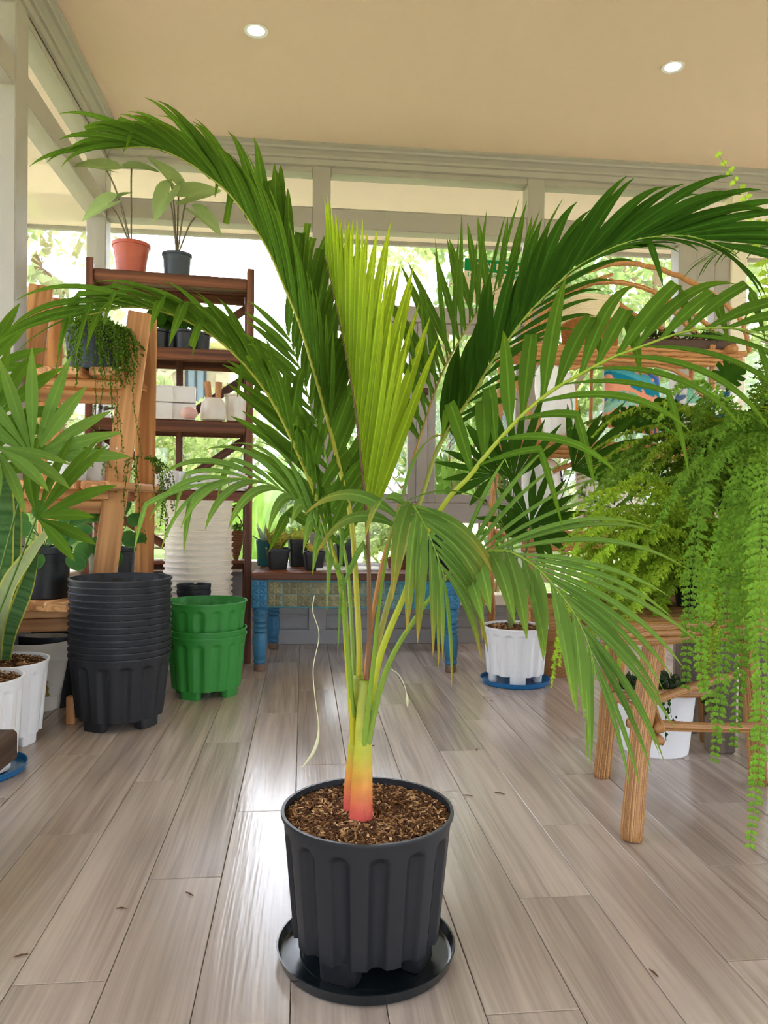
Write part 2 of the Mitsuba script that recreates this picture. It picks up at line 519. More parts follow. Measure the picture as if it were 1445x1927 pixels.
# left wall
LY = [YB, 3.075, 1.83, 0.59, -0.65, -1.9, YF]
struct('wall_left')
labels['wall_left']['label'] = 'glazed left wall of grey painted posts and rails'
for i, y in enumerate(LY[1:]):
    part('wall_left', 'post', bx('mat_frame', (XL - 0.055, y - 0.065, 0), (XL + 0.055, y + 0.065, ZC - 0.09)))
for i in range(len(LY) - 1):
    a, b = LY[i + 1] + 0.065, LY[i] - 0.055
    part('wall_left', 'transom_rail', bx('mat_frame', (XL - 0.05, a, 2.345), (XL + 0.05, b, 2.455)))
    part('wall_left', 'head_rail', bx('mat_frame', (XL - 0.05, a, ZC - 0.13), (XL + 0.05, b, ZC - 0.002)))
    part('wall_left', 'sill', bx('mat_cream', (XL - 0.06, a, 0.41), (XL + 0.085, b, 0.47)))
    part('wall_left', 'panel', bx('mat_panel', (XL - 0.04, a, 0.0), (XL + 0.03, b, 0.41)))
    w = struct('window_%d' % (9 + i))
    pane(w, (XL, a, 0.47), (XL, b, 2.345))
    pane(w, (XL, a, 2.455), (XL, b, ZC - 0.13))
# right wall and the wall behind the camera: tall openings to the garden
struct('wall_right')
for y in (YF, -1.4, 0.45, 2.4, YB):
    part('wall_right', 'post', bx('mat_frame', (XR, y - 0.08, 0), (XR + 0.1, y + 0.08, ZC)))
part('wall_right', 'panel', bx('mat_cream', (XR, YF, 0), (XR + 0.09, YB, 0.4)))
part('wall_right', 'head', bx('mat_cream', (XR, YF, 2.35), (XR + 0.09, YB, ZC)))
struct('wall_front')
for x in (XL, 0.7, 2.55, XR):
    part('wall_front', 'post', bx('mat_frame', (x - 0.06, YF - 0.1, 0), (x + 0.06, YF, ZC)))
part('wall_front', 'head', bx('mat_cream', (XL, YF - 0.09, 2.45), (XR, YF, ZC)))

# ---------------------------------------------------------------- ceiling lamps
m = M()
lathe(m, [(0.036, -0.002), (0.05, -0.004), (0.05, -0.001), (0.036, 0.008)], 32, close=False)
ring = m.ply('mat_white', smooth=40)
m = M()
lathe(m, [(0.0005, 0.004), (0.036, 0.004)], 32, close=False)
disc = m.arr()
disc = {**mikit.ply((disc[0], disc[1]), 'mat_lamp', smooth=False), 'emitter': {'type': 'area', 'radiance': {'type': 'rgb', 'value': list(LAMP)}}}
for (x, y), lab in (((-0.2175, 3.29), 'round warm ceiling spotlight on the left side of the ceiling'), ((1.634, 3.327), 'round warm ceiling spotlight on the right side of the ceiling')):
    t = thing('ceiling_spotlight', lab, 'ceiling lamp', 'recessed ceiling spotlights')
    part(t, 'trim_ring', move(ring, (x, y, ZC)))
    part(t, 'bulb', move(disc, (x, y, ZC - 0.0055)))

# ---------------------------------------------------------------- plants: blades, fronds, pots
DOWN = np.array([0, 0, -1.0])


def rot_to(d, t, a):
    return unit(d * math.cos(a) + t * math.sin(a))


def blade(m, base, d0, nrm, L, W, droop=0.0, n=9, fold=0.2, peak=0.35, w0=0.25, end=0.02, pw=1.6, kink=None, c=(1, 1, 1), tip=None, rib=1.4, gp=1.0, wave=0.0, ph=0.0, gb=0.35):
    """One strap-like leaf blade with a V fold along its midrib, bending downwards under its weight."""
    d, p = unit(d0), np.array(base, float)
    nr = np.asarray(nrm, float)
    rows, cols = [], []
    c = np.asarray(c, float)
    for i in range(n + 1):
        s = i / n
        if s < peak:
            x = s / peak
            w = w0 + (1 - w0) * x * x * (3 - 2 * x)
        else:
            w = max(1 - ((s - peak) / (1 - peak)) ** pw, 0)
        w = W / 2 * max(w, end)
        sd = unit(np.cross(d, nr))
        nr = unit(np.cross(sd, d))
        dz = wave * W * math.sin(ph + s * 17)
        rows += [p + sd * w + nr * (w * fold + dz), p, p - sd * w + nr * (w * fold - dz)]
        cc = c if tip is None else c * (1 - s ** 4) + np.asarray(tip) * s ** 4
        cols += [cc, cc * rib, cc]
        if i < n:
            g = droop / n * (gb + 1.3 * s ** gp)
            if kink is not None and s <= kink < (i + 1) / n:
                g += 2.2
            d = unit(d + DOWN * g)
            p = p + d * (L / n)
    R, C = np.array(rows).reshape(n + 1, 3, 3), np.clip(np.array(cols).reshape(n + 1, 3, 3), 0, 1)
    if rib <= 1:
        m.add(R.reshape(-1, 3), grid_faces(n + 1, 3), C.reshape(-1, 3))
        return
    b = 0.13
    cl, cr = R[:, 1] * (1 - b) + R[:, 0] * b, R[:, 1] * (1 - b) + R[:, 2] * b
    for a, e, k in ((R[:, 0], cl, 0), (cr, R[:, 2], 0), (cl, cr, 1)):
        m.add(np.stack([a, e], 1).reshape(-1, 3), grid_faces(n + 1, 2), np.repeat(C[:, k], 2, axis=0))


LEAF = {'mid': lin(80, 112, 34), 'dark': lin(52, 86, 24), 'lime': lin(146, 172, 44), 'pale': lin(106, 140, 62), 'fern': lin(124, 146, 44), 'fern2': lin(94, 124, 42)}
_leafcount = {}


def frond(plant, pts, t0, n, L, W, hint, side_p, side_n, droop=0.8, color='mid', r0=0.007, rc=(lin(150, 170, 40), lin(110, 150, 50)), seed=0, single_leaves=True,
          lprof=(0.75, 1.0, 0.45), tip=None, kinks=0.12, t1=0.985, name='frond', gp=1.0, jit=0.06, gb=0.35, cut=0.0):
    """A feather palm leaf: rachis through the points, leaflets along it from t0 on. side_* = (angle at the base, angle at the tip, lift, length factor)."""
    rng = np.random.default_rng(1000 + seed)
    P_ = spline(pts, 160)
    T_ = unit(np.gradient(P_, axis=0))
    m = M()
    s = np.linspace(0, 1, 60)
    idx = np.linspace(0, 159, 60).astype(int)
    rad = r0 * (1 - 0.86 * s ** 0.8)
    rad = np.where(s < 0.12, rad * (1 + 0.5 * (1 - s / 0.12)), rad)
    rad = rad * np.clip(0.25 + s / 0.05, 0, 1)
    col = np.asarray(rc[0])[None] * (1 - s[:, None]) + np.asarray(rc[1])[None] * s[:, None]
    tube(m, P_[idx], rad, 7, col)
    fr = numbered(plant + '__' + name)
    scene[fr + '__rachis'] = m.ply('mat_stem', smooth=True, col=True)
    rest = M()
    base = np.asarray(LEAF[color] if isinstance(color, str) else color)
    hint = np.asarray(hint, float)
    for sgn, (a0, a1, lift, lf, wf, nf) in ((1, (tuple(side_p) + (1, 1))[:6]), (-1, (tuple(side_n) + (1, 1))[:6])):
        nn = max(3, int(n * nf))
        if lf <= 0:
            continue
        for k in range(nn):
            q = (k + 0.5 * (sgn > 0) + 0.3 * rng.random()) / nn
            t = t0 + (t1 - t0) * min(q, 1.0)
            i = min(int(t * 159), 159)
            tt = T_[i]
            N = unit(hint - (hint @ tt) * tt)
            S = np.cross(tt, N)
            al = math.radians(a0 + (a1 - a0) * q) * (1 + jit * rng.standard_normal())
            be = math.radians(lift) * (1 + jit * rng.standard_normal())
            out = math.cos(be) * sgn * S + math.sin(be) * N
            d = math.cos(al) * tt + math.sin(al) * out
            nr = unit(math.cos(be) * N - math.sin(be) * sgn * S)
            ln = L * lf * float(np.interp(q, [0, 0.35, 1], lprof)) * (1 + 0.06 * rng.standard_normal())
            mm = M()
            cc = base * (0.86 + 0.28 * rng.random())
            torn = rng.random() < cut
            ln *= 0.72 if torn else 1.0
            blade(mm, P_[i], d, nr, ln, W * wf * (0.85 + 0.3 * rng.random()) * float(np.interp(q, [0, 0.5, 1], [1, 1, 0.55])), droop * (0.7 + 0.6 * rng.random()), n=12, fold=0.28, peak=0.32, w0=0.35, pw=2.5, end=0.62 if torn else 0.02, gb=gb,
                  kink=(0.5 + 0.25 * rng.random()) if rng.random() < kinks else None, c=cc, tip=tip if tip is not None else cc * np.array([1.5, 1.25, 0.9]), gp=gp)
            if single_leaves and _leafcount.get(plant, 0) < 300:
                _leafcount[plant] = _leafcount.get(plant, 0) + 1
                part(fr, 'leaflet', mm.ply('mat_leaf', smooth=True, col=True))
            else:
                v, f = mm.arr()
                rest.add(v, f, np.vstack(mm.c))
    if rest.n:
        part(fr, 'leaflet_fill', rest.ply('mat_leaf', smooth=True, col=True), stuff=True)
    return fr




def flutes(n):
    def g(th):
        x = np.cos(n * th)
        return -np.clip((x + 0.12) / 1.12, 0, 1) ** 0.62
    return g


def ribbed_pot_mesh(R, Rb, H, zb, nf=14, depth=0.011, wall=0.002, band=0.9, nth=224, nz=16, mat='mat_black', lip=0.0035):
    """Fluted nursery pot: plain band under the rim, rounded grooves below it, an open inside. zb = underside of the body."""
    rows = [(0.001, zb + 0.004), (Rb - 0.03, zb + 0.004), (Rb - 0.004, zb, 0.6 * depth)]
    S = sorted(set([round(x, 4) for x in np.linspace(0, band - 0.07, max(3, nz // 2))] + [band - 0.055, band - 0.042, band - 0.03, band - 0.018, band - 0.008, band, 0.96, 1.0]))
    for s in S:
        w = min(max((band - s) / 0.09, 0), 1)
        w = w * w * (3 - 2 * w)
        rows.append((Rb + (R - Rb) * s, zb + (H - zb) * s * 0.985, depth * w ** 0.5, 1 + 3.5 * (1 - w) ** 2))
    rows += [(R + lip, H - 0.007), (R + lip + 0.0006, H - 0.003), (R + lip, H), (R - wall, H), (R - wall - 0.001, H - 0.012)]
    for s in S[-2::-2]:
        w = min(max((band - s) / 0.09, 0), 1)
        w = w * w * (3 - 2 * w)
        rows.append((Rb + (R - Rb) * s - wall, zb + (H - zb) * s * 0.985 + 0.004, depth * w ** 0.5, 1 + 3.5 * (1 - w) ** 2))
    rows += [(Rb - 0.01, zb + 0.012, 0.3 * depth), (0.001, zb + 0.012)]
    m = M()
    lathe(m, rows, nth, mod=lambda th: flutes(nf)(th), close=False)
    return m.ply(mat, smooth=35)


def feet_mesh(Rb, zb, angs, mat, w=0.085, d=0.035):
    out = []
    for a in angs:
        m = M()
        rows = []
        prof = np.array([[-0.5, -0.5], [0.5, -0.5], [0.5, 0.5], [-0.5, 0.5]])
        c, s = math.cos(a), math.sin(a)
        R = np.array([[c, -s], [s, c]])
        k = 20
        th = np.arange(k) * 2 * pi / k
        sq = np.stack([np.sign(np.cos(th)) * np.abs(np.cos(th)) ** 0.4, np.sign(np.sin(th)) * np.abs(np.sin(th)) ** 0.4], 1)
        v = []
        for z, sc in ((0.0, 0.86), (0.004, 0.95), (zb + 0.006, 1.0)):
            q = sq * np.array([d / 2, w / 2]) * sc
            q[:, 0] += Rb - d / 2 - 0.008
            q = q @ R.T
            v.append(np.column_stack([q, np.full(k, z)]))
        v = np.vstack(v + [[[*(R @ np.array([Rb - d / 2 - 0.008, 0])), 0]]])
        f = grid_faces(3, k, True)
        f = np.vstack([f[:, [0, 1, 2]], f[:, [0, 2, 3]], [[3 * k, (i + 1) % k, i] for i in range(k)]])
        out.append(m.add(v, f).ply(mat, smooth=35))
    return out


def soil_mesh(R, amp=0.006, n=48, rings=14, seed=0, hole=None):
    rr = np.linspace(0, 1, rings)
    th = np.arange(n) * 2 * pi / n
    X = rr[:, None] * R * np.cos(th)
    Y = rr[:, None] * R * np.sin(th)
    p = np.stack([X, Y, np.zeros_like(X)], -1)
    Z = amp * 2 * (meshkit.noise(p * 45, seed) - 0.5) + amp * 1.5 * (meshkit.noise(p * 110, seed + 1) - 0.5)
    if hole:
        Z -= 0.016 * np.exp(-((X - hole[0]) ** 2 + (Y - hole[1]) ** 2) / 0.03 ** 2)
    p[..., 2] = Z
    v = p.reshape(-1, 3)
    return M().add(v, grid_faces(rings, n, True))


def chips_mesh(R, n, seed, zf=0.0, size=(0.004, 0.016)):
    rng = np.random.default_rng(seed)
    m = M()
    for k in range(n):
        r, a = R * math.sqrt(rng.random()) * 0.97, rng.random() * 2 * pi
        c = np.array([r * math.cos(a), r * math.sin(a), zf + 0.004 * rng.random()])
        L = rng.uniform(*size)
        w = L * rng.uniform(0.12, 0.4)
        y = rng.random() * pi
        d = np.array([math.cos(y), math.sin(y), rng.uniform(-0.45, 0.45)])
        s = unit(np.cross(d, [0, 0, 1])) * w / 2
        u = np.array([0, 0, 0.0011])
        d = d * L / 2
        v = np.array([c - d - s, c - d + s, c + d + s * 0.6, c + d - s * 0.6])
        v = np.vstack([v + u, v - u])
        col = [lin(92, 62, 40), lin(150, 112, 74), lin(196, 160, 116), lin(66, 44, 30)][rng.choice(4, p=[0.45, 0.28, 0.1, 0.17])] * rng.uniform(0.8, 1.2)
        m.add(v, [[0, 1, 2, 3], [7, 6, 5, 4], [0, 4, 5, 1], [1, 5, 6, 2], [2, 6, 7, 3], [3, 7, 4, 0]], col)
    return m.ply('mat_bark', smooth=False, col=True)


# ---------------------------------------------------------------- the palm in the black ribbed pot
PC = np.array((0.119,1.355,0))
t = thing('plant_pot', 'black ribbed plastic pot holding the tall palm in the middle of the floor', 'plant pot')
ZS = 0.005
H0 = 0.259 - ZS
body = ribbed_pot_mesh(0.149, 0.129, H0, 0.037, nf=14, depth=0.0135, nth=308, nz=26)
part(t, 'body', move(body, (PC[0], PC[1], ZS), -1.52))
for f in feet_mesh(0.125, 0.037, [0.3 + k * pi / 2 for k in range(4)], 'mat_black', 0.07, 0.04):
    part(t, 'foot', move(f, (PC[0], PC[1], ZS), -2.40))
part(t, 'potting_soil', move(soil_mesh(0.1455, 0.004, 72, 22, 3, (-0.02, 0.0)).ply('mat_soil', smooth=True), (PC[0], PC[1], 0.246)))
part(t, 'bark_mulch', move(chips_mesh(0.144, 3600, 4, -0.001), (PC[0], PC[1], 0.247)), stuff=True)
m = M()
lathe(m, [(0.001, 0.0), (0.146, 0.0), (0.152, 0.003), (0.1575, 0.021), (0.1585, 0.0225), (0.1555, 0.0225), (0.151, 0.006), (0.146, 0.0045), (0.118, 0.0045), (0.116, 0.0055), (0.112, 0.0045), (0.001, 0.0045)], 96, close=False)
single('saucer', move(m.ply('mat_black_gloss', smooth=35), (PC[0], PC[1], 0.0)), 'shiny black round saucer under the big black pot', 'saucer')

palm = thing('palm', 'tall feather palm with yellow-green stems arching out of the black pot', 'palm')


def stem(p0, tops, seed):
    """A swollen shoot: red at the foot, orange then yellow-green above."""
    m = M()
    P_ = spline(tops, 40)
    s = np.linspace(0, 1, 40)
    rad = p0 * np.interp(s, [0, 0.06, 0.25, 0.6, 1], [0.88, 1.0, 0.92, 0.72, 0.42])
    cols = np.array([np.array([np.interp(x, [0, 0.12, 0.28, 0.5, 1], [a[i] for a in (lin(190, 74, 72), lin(204, 92, 72), lin(206, 136, 56), lin(170, 168, 46), lin(140, 148, 44))]) for i in range(3)]) for x in s])
    k = 20
    a = np.arange(k) * 2 * pi / k
    prof = np.stack([np.cos(a) * (1 + 0.05 * np.cos(3 * a + seed)), np.sin(a) * (1 + 0.06 * np.cos(2 * a + seed))], 1)
    v, f, uv = sweep(P_, prof, rad)
    cc = np.vstack([np.repeat(cols, k, 0), cols[:1], cols[-1:]])
    nz = meshkit.noise(v * 90, seed)[:, None]
    cc = np.clip(cc * (0.86 + 0.3 * nz), 0, 1)
    return m.add(v, f, cc, uv).ply('mat_stem', smooth=True, col=True)


part(palm, 'shoot', stem(0.0215, [(0.097,1.376,0.239), (0.098,1.377,0.298), (0.101,1.375,0.366), (0.104,1.372,0.42), (0.101,1.374,0.491)], 1), 'red and yellow-green swollen shoot at the back')
part(palm, 'shoot', stem(0.0205, [(0.106,1.335,0.238), (0.107,1.338,0.303), (0.109,1.341,0.367), (0.109,1.347,0.422), (0.111,1.352,0.486)], 2), 'red and yellow-green swollen shoot in front')
YEL, GRN, BRN, OLV = lin(176, 168, 34), lin(120, 146, 44), lin(128, 80, 48), lin(134, 140, 46)
# upper left
frond(palm, [(0.1,1.376,0.327), (0.103,1.374,0.51), (0.099,1.385,0.61), (0.088,1.398,0.76), (0.073,1.411,0.832), (0.052,1.424,0.917), (0.034,1.437,0.987), (0.013,1.45,1.06), (-0.014,1.464,1.146), (-0.042,1.477,1.214), (-0.068,1.491,1.276), (-0.094,1.494,1.318), (-0.138,1.499,1.379), (-0.178,1.494,1.412), (-0.237,1.49,1.447), (-0.293,1.476,1.458), (-0.352,1.462,1.445)],
      0.46, 36, 0.275, 0.0225, (0.35, -0.15, 1), (29, 10, 60, 1.0), (37, 13, 46, 0.85), 2.7, 'mid', 0.0075, (YEL, OLV), 1, lprof=(0.85, 1.0, 0.66), gp=4.0, kinks=0.15, gb=0.16, cut=0.14)
# middle left
frond(palm, [(0.1,1.376,0.327), (0.081,1.346,0.516), (0.071,1.338,0.632), (0.059,1.34,0.691), (0.039,1.343,0.754), (0.018,1.346,0.82), (-0.015,1.34,0.895), (-0.047,1.334,0.959), (-0.079,1.328,1.007), (-0.115,1.322,1.046), (-0.154,1.317,1.078), (-0.2,1.301,1.1), (-0.241,1.286,1.11), (-0.285,1.26,1.107), (-0.335,1.235,1.086)],
      0.40, 26, 0.25, 0.025, (0.35, 0.0, 1), (56, 18, 38, 1.0), (46, 20, 15, 0.95), 1.3, 'mid', 0.0075, (YEL, OLV), 2, lprof=(1.0, 0.88, 0.85), kinks=0.45, gp=1.6, cut=0.1)
# short upright one behind
frond(palm, [(0.1,1.376,0.327), (0.095,1.415,0.502), (0.086,1.457,0.66), (0.071,1.48,0.745), (0.058,1.503,0.823), (0.048,1.514,0.867), (0.033,1.526,0.932), (0.017,1.539,0.977), (-0,1.561,1.039), (-0.019,1.584,1.099), (-0.043,1.608,1.169)],
      0.45, 15, 0.27, 0.026, (0.1, -1, 0.2), (42, 18, 8, 1.0), (44, 22, 8, 0.95), 0.25, 'mid', 0.006, (GRN, GRN), 3, cut=0.12)
# the youngest leaf, still closed like a fan
frond(palm, [(0.107,1.34,0.339), (0.119,1.362,0.513), (0.118,1.364,0.655), (0.113,1.37,0.768), (0.106,1.377,0.845), (0.093,1.385,0.96), (0.078,1.392,1.047), (0.059,1.406,1.145), (0.035,1.419,1.255)],
      0.44, 17, 0.37, 0.0225, (0.9, -0.25, 0.3), (24, 11, 75, 1.0), (29, 16, 40, 0.97), 0.02, 'lime', 0.0065, (BRN, lin(96, 84, 46)), 4, lprof=(1.0, 0.95, 0.35), kinks=0, jit=0.03)
# tall thin one right of the middle, behind
frond(palm, [(0.107,1.34,0.339), (0.118,1.392,0.506), (0.144,1.431,0.667), (0.181,1.459,0.787), (0.209,1.477,0.88), (0.237,1.495,0.965), (0.273,1.513,1.063), (0.312,1.53,1.133), (0.345,1.547,1.186), (0.374,1.554,1.226), (0.404,1.562,1.253), (0.451,1.567,1.289), (0.487,1.574,1.313)],
      0.56, 15, 0.25, 0.0185, (-0.6, -0.35, 0.7), (62, 52, 62, 1.0), (54, 42, 68, 0.9), 0.12, 'mid', 0.006, (lin(190, 110, 50), OLV), 5, lprof=(0.75, 1.0, 0.55), kinks=0.05, gp=3)
# upper right, the largest
frond(palm, [(0.107,1.34,0.339), (0.13,1.391,0.506), (0.167,1.409,0.65), (0.198,1.427,0.748), (0.226,1.435,0.824), (0.251,1.443,0.901), (0.279,1.441,0.951), (0.326,1.446,1.018), (0.351,1.444,1.064), (0.389,1.441,1.117), (0.424,1.438,1.165), (0.476,1.423,1.22), (0.506,1.41,1.248), (0.547,1.396,1.271), (0.581,1.372,1.284), (0.612,1.349,1.288), (0.655,1.324,1.287), (0.698,1.3,1.274), (0.746,1.274,1.244)],
      0.47, 32, 0.255, 0.027, (-0.35, -0.1, 1), (46, 30, -18, 0.75, 0.6, 0.7), (27, 16, 58, 1.0), 2.5, 'dark', 0.008, (lin(150, 140, 50), GRN), 6, lprof=(0.72, 1.0, 0.8), gp=4.5, gb=0.1, kinks=0.06)
# middle right
frond(palm, [(0.107,1.34,0.339), (0.133,1.34,0.517), (0.175,1.317,0.641), (0.207,1.295,0.744), (0.243,1.272,0.811), (0.272,1.259,0.843), (0.299,1.247,0.881), (0.346,1.222,0.939), (0.392,1.208,0.981), (0.437,1.193,1.009), (0.48,1.179,1.033), (0.523,1.165,1.05), (0.581,1.149,1.071), (0.622,1.134,1.077), (0.671,1.119,1.073), (0.726,1.103,1.056)],
      0.50, 16, 0.225, 0.027, (-0.3, -0.2, 1), (50, 36, -20, 1.25, 0.5, 0.8), (56, 26, 50, 1.0), 1.2, 'mid', 0.008, (lin(190, 190, 40), GRN), 7, lprof=(0.9, 1.0, 0.9), kinks=0.6, gp=1.6)
# the one that hangs to the right in front
frond(palm, [(0.107,1.34,0.339), (0.135,1.325,0.474), (0.157,1.308,0.542), (0.188,1.285,0.602), (0.223,1.252,0.661), (0.248,1.22,0.7), (0.275,1.187,0.722), (0.308,1.153,0.729), (0.333,1.131,0.718), (0.357,1.108,0.696), (0.383,1.094,0.662), (0.401,1.082,0.63), (0.419,1.08,0.587), (0.427,1.078,0.546)],
      0.55, 20, 0.24, 0.022, (0.2, -0.75, 0.7), (66, 22, 6, 0.8, 1.0, 0.6), (40, 12, 8, 1.1, 0.62, 1.2), 0.75, 'pale', 0.007, (GRN, GRN), 8, lprof=(0.8, 1.0, 0.75), kinks=0.0)
# the one that hangs forward in the middle
frond(palm, [(0.107,1.34,0.339), (0.121,1.301,0.525), (0.127,1.252,0.649), (0.138,1.212,0.747), (0.15,1.191,0.794), (0.162,1.17,0.802), (0.176,1.153,0.781), (0.186,1.141,0.758), (0.199,1.135,0.725), (0.213,1.133,0.686)],
      0.70, 11, 0.2, 0.019, (0.3, -0.75, 0.8), (60, 20, 15, 1.0), (62, 22, 15, 0.95), 1.7, 'pale', 0.006, (GRN, GRN), 9, lprof=(1.0, 1.0, 0.8), kinks=0.05, tip=lin(170, 140, 60))
# low left
frond(palm, [(0.1,1.376,0.327), (0.08,1.336,0.537), (0.066,1.309,0.636), (0.057,1.29,0.687), (0.029,1.263,0.739), (0.002,1.237,0.789), (-0.026,1.22,0.814), (-0.067,1.204,0.832), (-0.114,1.189,0.835), (-0.159,1.173,0.82)],
      0.46, 13, 0.185, 0.019, (0.3, -0.4, 1), (50, 14, 20, 1.0), (58, 20, 10, 1.0), 1.5, 'pale', 0.006, (GRN, GRN), 10, lprof=(1.1, 1.0, 0.85), kinks=0.25)


def leaf_shape(m, outline, base, d, nrm, L, cup=0.1, droop=0.2, c=(1, 1, 1), rim=None, sub=1):
    """A flat leaf from its outline (u along the leaf from 0 to 1, v across), bent along and across. rim: colour of the margin."""
    from shapely.geometry import Polygon
    pg = Polygon(outline).buffer(0)
    v2, f = trimesh.creation.triangulate_polygon(pg, engine='earcut')
    v3 = np.column_stack([v2, np.zeros(len(v2))])
    for _ in range(sub):
        v3, f = trimesh.remesh.subdivide(v3, f)
    from shapely import points, distance
    edge = distance(pg.exterior, points(v3[:, :2]))
    d = unit(d)
    s = unit(np.cross(d, nrm))
    n = np.cross(s, d)
    u, w = v3[:, 0], v3[:, 1]
    z = cup * w * w * 2 - droop * u * np.abs(u) * 0.5 + 0.02 * np.abs(np.sin(np.arctan2(w, u + 0.3) * 9)) * np.abs(w)
    col = np.broadcast_to(np.asarray(c, float), (len(v3), 3)).copy()
    col *= (0.9 + 0.25 * np.exp(-np.abs(w) * 18))[:, None]
    if rim is not None:
        k = np.exp(-(edge / 0.035) ** 2)[:, None]
        col = col * (1 - k) + np.asarray(rim) * k
    m.add(np.asarray(base) + L * (u[:, None] * d + w[:, None] * s + z[:, None] * n), f, col)


HEART = [(1, 0), (0.8, 0.16), (0.55, 0.3), (0.25, 0.4), (0.0, 0.43), (-0.2, 0.4), (-0.34, 0.27), (-0.36, 0.16), (-0.22, 0.07), (-0.02, 0.0)]
HEART = HEART + [(u, -v) for u, v in HEART[-2:0:-1]]
ROUND = [(0.5 + 0.5 * math.cos(a), 0.42 * math.sin(a) * (1 - 0.12 * math.cos(a))) for a in np.linspace(0, 2 * pi, 22, endpoint=False)]
LOBED = [(0, 0.02), (0.05, 0.2), (-0.05, 0.34), (0.12, 0.36), (0.24, 0.24), (0.26, 0.42), (0.4, 0.46), (0.42, 0.26), (0.5, 0.4), (0.64, 0.4), (0.6, 0.22), (0.72, 0.28), (0.84, 0.22), (0.86, 0.1), (1.0, 0.0)]
LOBED = LOBED + [(u, -v) for u, v in LOBED[-2::-1]]


def round_pot(m, R, Rb, H, lip=0.006, band=0.14, wall=0.003, n=56, fill=0.9, ridge=0.0):
    rows = [(0.001, 0.0), (Rb - 0.004, 0.0), (Rb, 0.004)]
    b = 1 - band
    rows += [(Rb + (R - lip - Rb) * b, H * b), (R - 0.001, H * b + 0.003), (R, H - 0.004), (R, H), (R - wall, H), (R - wall - lip * 0.5, H * b), (Rb - wall, 0.006), (0.001, 0.006)]
    return lathe(m, rows, n, close=False)


def soil_disc(R, seed=0, n=32):
    return soil_mesh(R, 0.004, n, 8, seed).ply('mat_soil', smooth=True)


def pot(label, loc, R, Rb, H, mat, name='plant_pot', cat='plant pot', group=None, soil=True, lip=0.005, band=0.14, fill=0.88, sl='dark potting soil'):
    t = thing(name, label, cat, group)
    m = M()
    round_pot(m, R, Rb, H, lip=lip, band=band)
    part(t, 'body', move(m.ply(mat, smooth=35), loc))
    if soil:
        part(t, 'soil', move(soil_disc((Rb + (R - lip - Rb) * fill) - 0.004), (loc[0], loc[1], loc[2] + H * fill)))
    return t


def square_pot(label, loc, w, wb, H, mat, rz=0.0, group=None, soil=True):
    t = thing('plant_pot', label, 'plant pot', group)
    m = M()
    k = 32
    th = np.arange(k) * 2 * pi / k
    sq = np.stack([np.sign(np.cos(th)) * np.abs(np.cos(th)) ** 0.28, np.sign(np.sin(th)) * np.abs(np.sin(th)) ** 0.28], 1)
    v = []
    lev = [(0.001, 0), (wb / 2 - 0.003, 0), (wb / 2, 0.004), (wb / 2 + (w - wb) * 0.42, H * 0.84), (w / 2, H * 0.85), (w / 2 + 0.001, H), (w / 2 - 0.003, H), (w / 2 - 0.004, H * 0.8), (0.001, H * 0.8)]
    for r, z in lev:
        v.append(np.column_stack([sq * r, np.full(k, z)]))
    m.add(np.vstack(v), grid_faces(len(lev), k, True))
    part(t, 'body', move(m.ply(mat, smooth=35), loc, rz))
    if soil:
        part(t, 'soil', move(soil_disc(w / 2 - 0.006, 1, 24), (loc[0], loc[1], loc[2] + H * 0.86), rz))
    return t


# ---------------------------------------------------------------- stacks of ribbed pots at the left
def pot_stack(cx, cy, R, Rb, H, offs, mat, labf, group, z0=0.0, rz=0.0, feet=True, nf=14, zb=0.035, nth=168, depth=0.010, lip=0.004):
    body = ribbed_pot_mesh(R, Rb, H, zb, nf=nf, nth=nth, nz=14, mat=mat, depth=depth, lip=lip)
    fm = feet_mesh(Rb - 0.004, zb, [k * pi / 2 for k in range(4)], mat, Rb * 0.6, 0.036)
    for i, z in enumerate(offs):
        t = thing('ribbed_pot', labf(i), 'plant pot', group)
        part(t, 'body', move(body, (cx, cy, z0 + z), rz))
        if i == 0 and feet:
            for f in fm:
                part(t, 'foot', move(f, (cx, cy, z0 + z), rz - 0.6))


ORD = ['lowest', 'second', 'third', 'fourth', 'fifth', 'sixth', 'seventh', 'eighth', 'ninth', 'tenth', 'eleventh', 'twelfth', 'thirteenth', 'fourteenth', 'fifteenth', 'sixteenth',
       'seventeenth', 'eighteenth', 'nineteenth', 'twentieth', 'twenty-first']


def order_label(n, what):
    def f(i):
        if i == 0:
            return '%s, lowest of the stack, standing on the floor' % what
        if i == n - 1:
            return '%s, topmost of its stack' % what
        return '%s, %s from the bottom of its stack' % (what, ORD[i])
    return f


BK = (-0.649,2.842,0.238)
pot_stack(BK[0], BK[1], 0.174, 0.150, 0.256, [0.0224 * i for i in range(13)], 'mat_black', order_label(13, 'black ribbed pot in the tall nested stack'), 'stacked black pots', rz=0.1)
GK = (-0.395,3.253,0.232)
pot_stack(GK[0], GK[1], 0.161, 0.141, 0.254, [0, 0.024, 0.135], 'mat_green', order_label(3, 'green ribbed pot in the short stack'), 'stacked green pots', rz=0.15)
WK = (-0.492,3.71,0.657)
pot_stack(WK[0], WK[1], 0.1545, 0.137, 0.25, [0.0277 * i for i in range(21)], 'mat_cream_plastic', order_label(21, 'cream ribbed pot in the tallest stack'), 'stacked cream pots', nth=112, lip=0.006)
m = M()
round_pot(m, 0.075, 0.06, 0.405, lip=0.004, band=0.05, wall=0.002)
sh = m.ply('mat_black', smooth=35)
BP = (-0.481,3.485,0.429)
for i, l in enumerate(('tall black pot behind the black stack and the green stack', 'black pot nested inside the tall black pot beside the cream stack')):
    t = single('nested_pot', move(sh, (BP[0], BP[1], 0.026 * i)), l, 'plant pot', 'black pots behind the green stack')

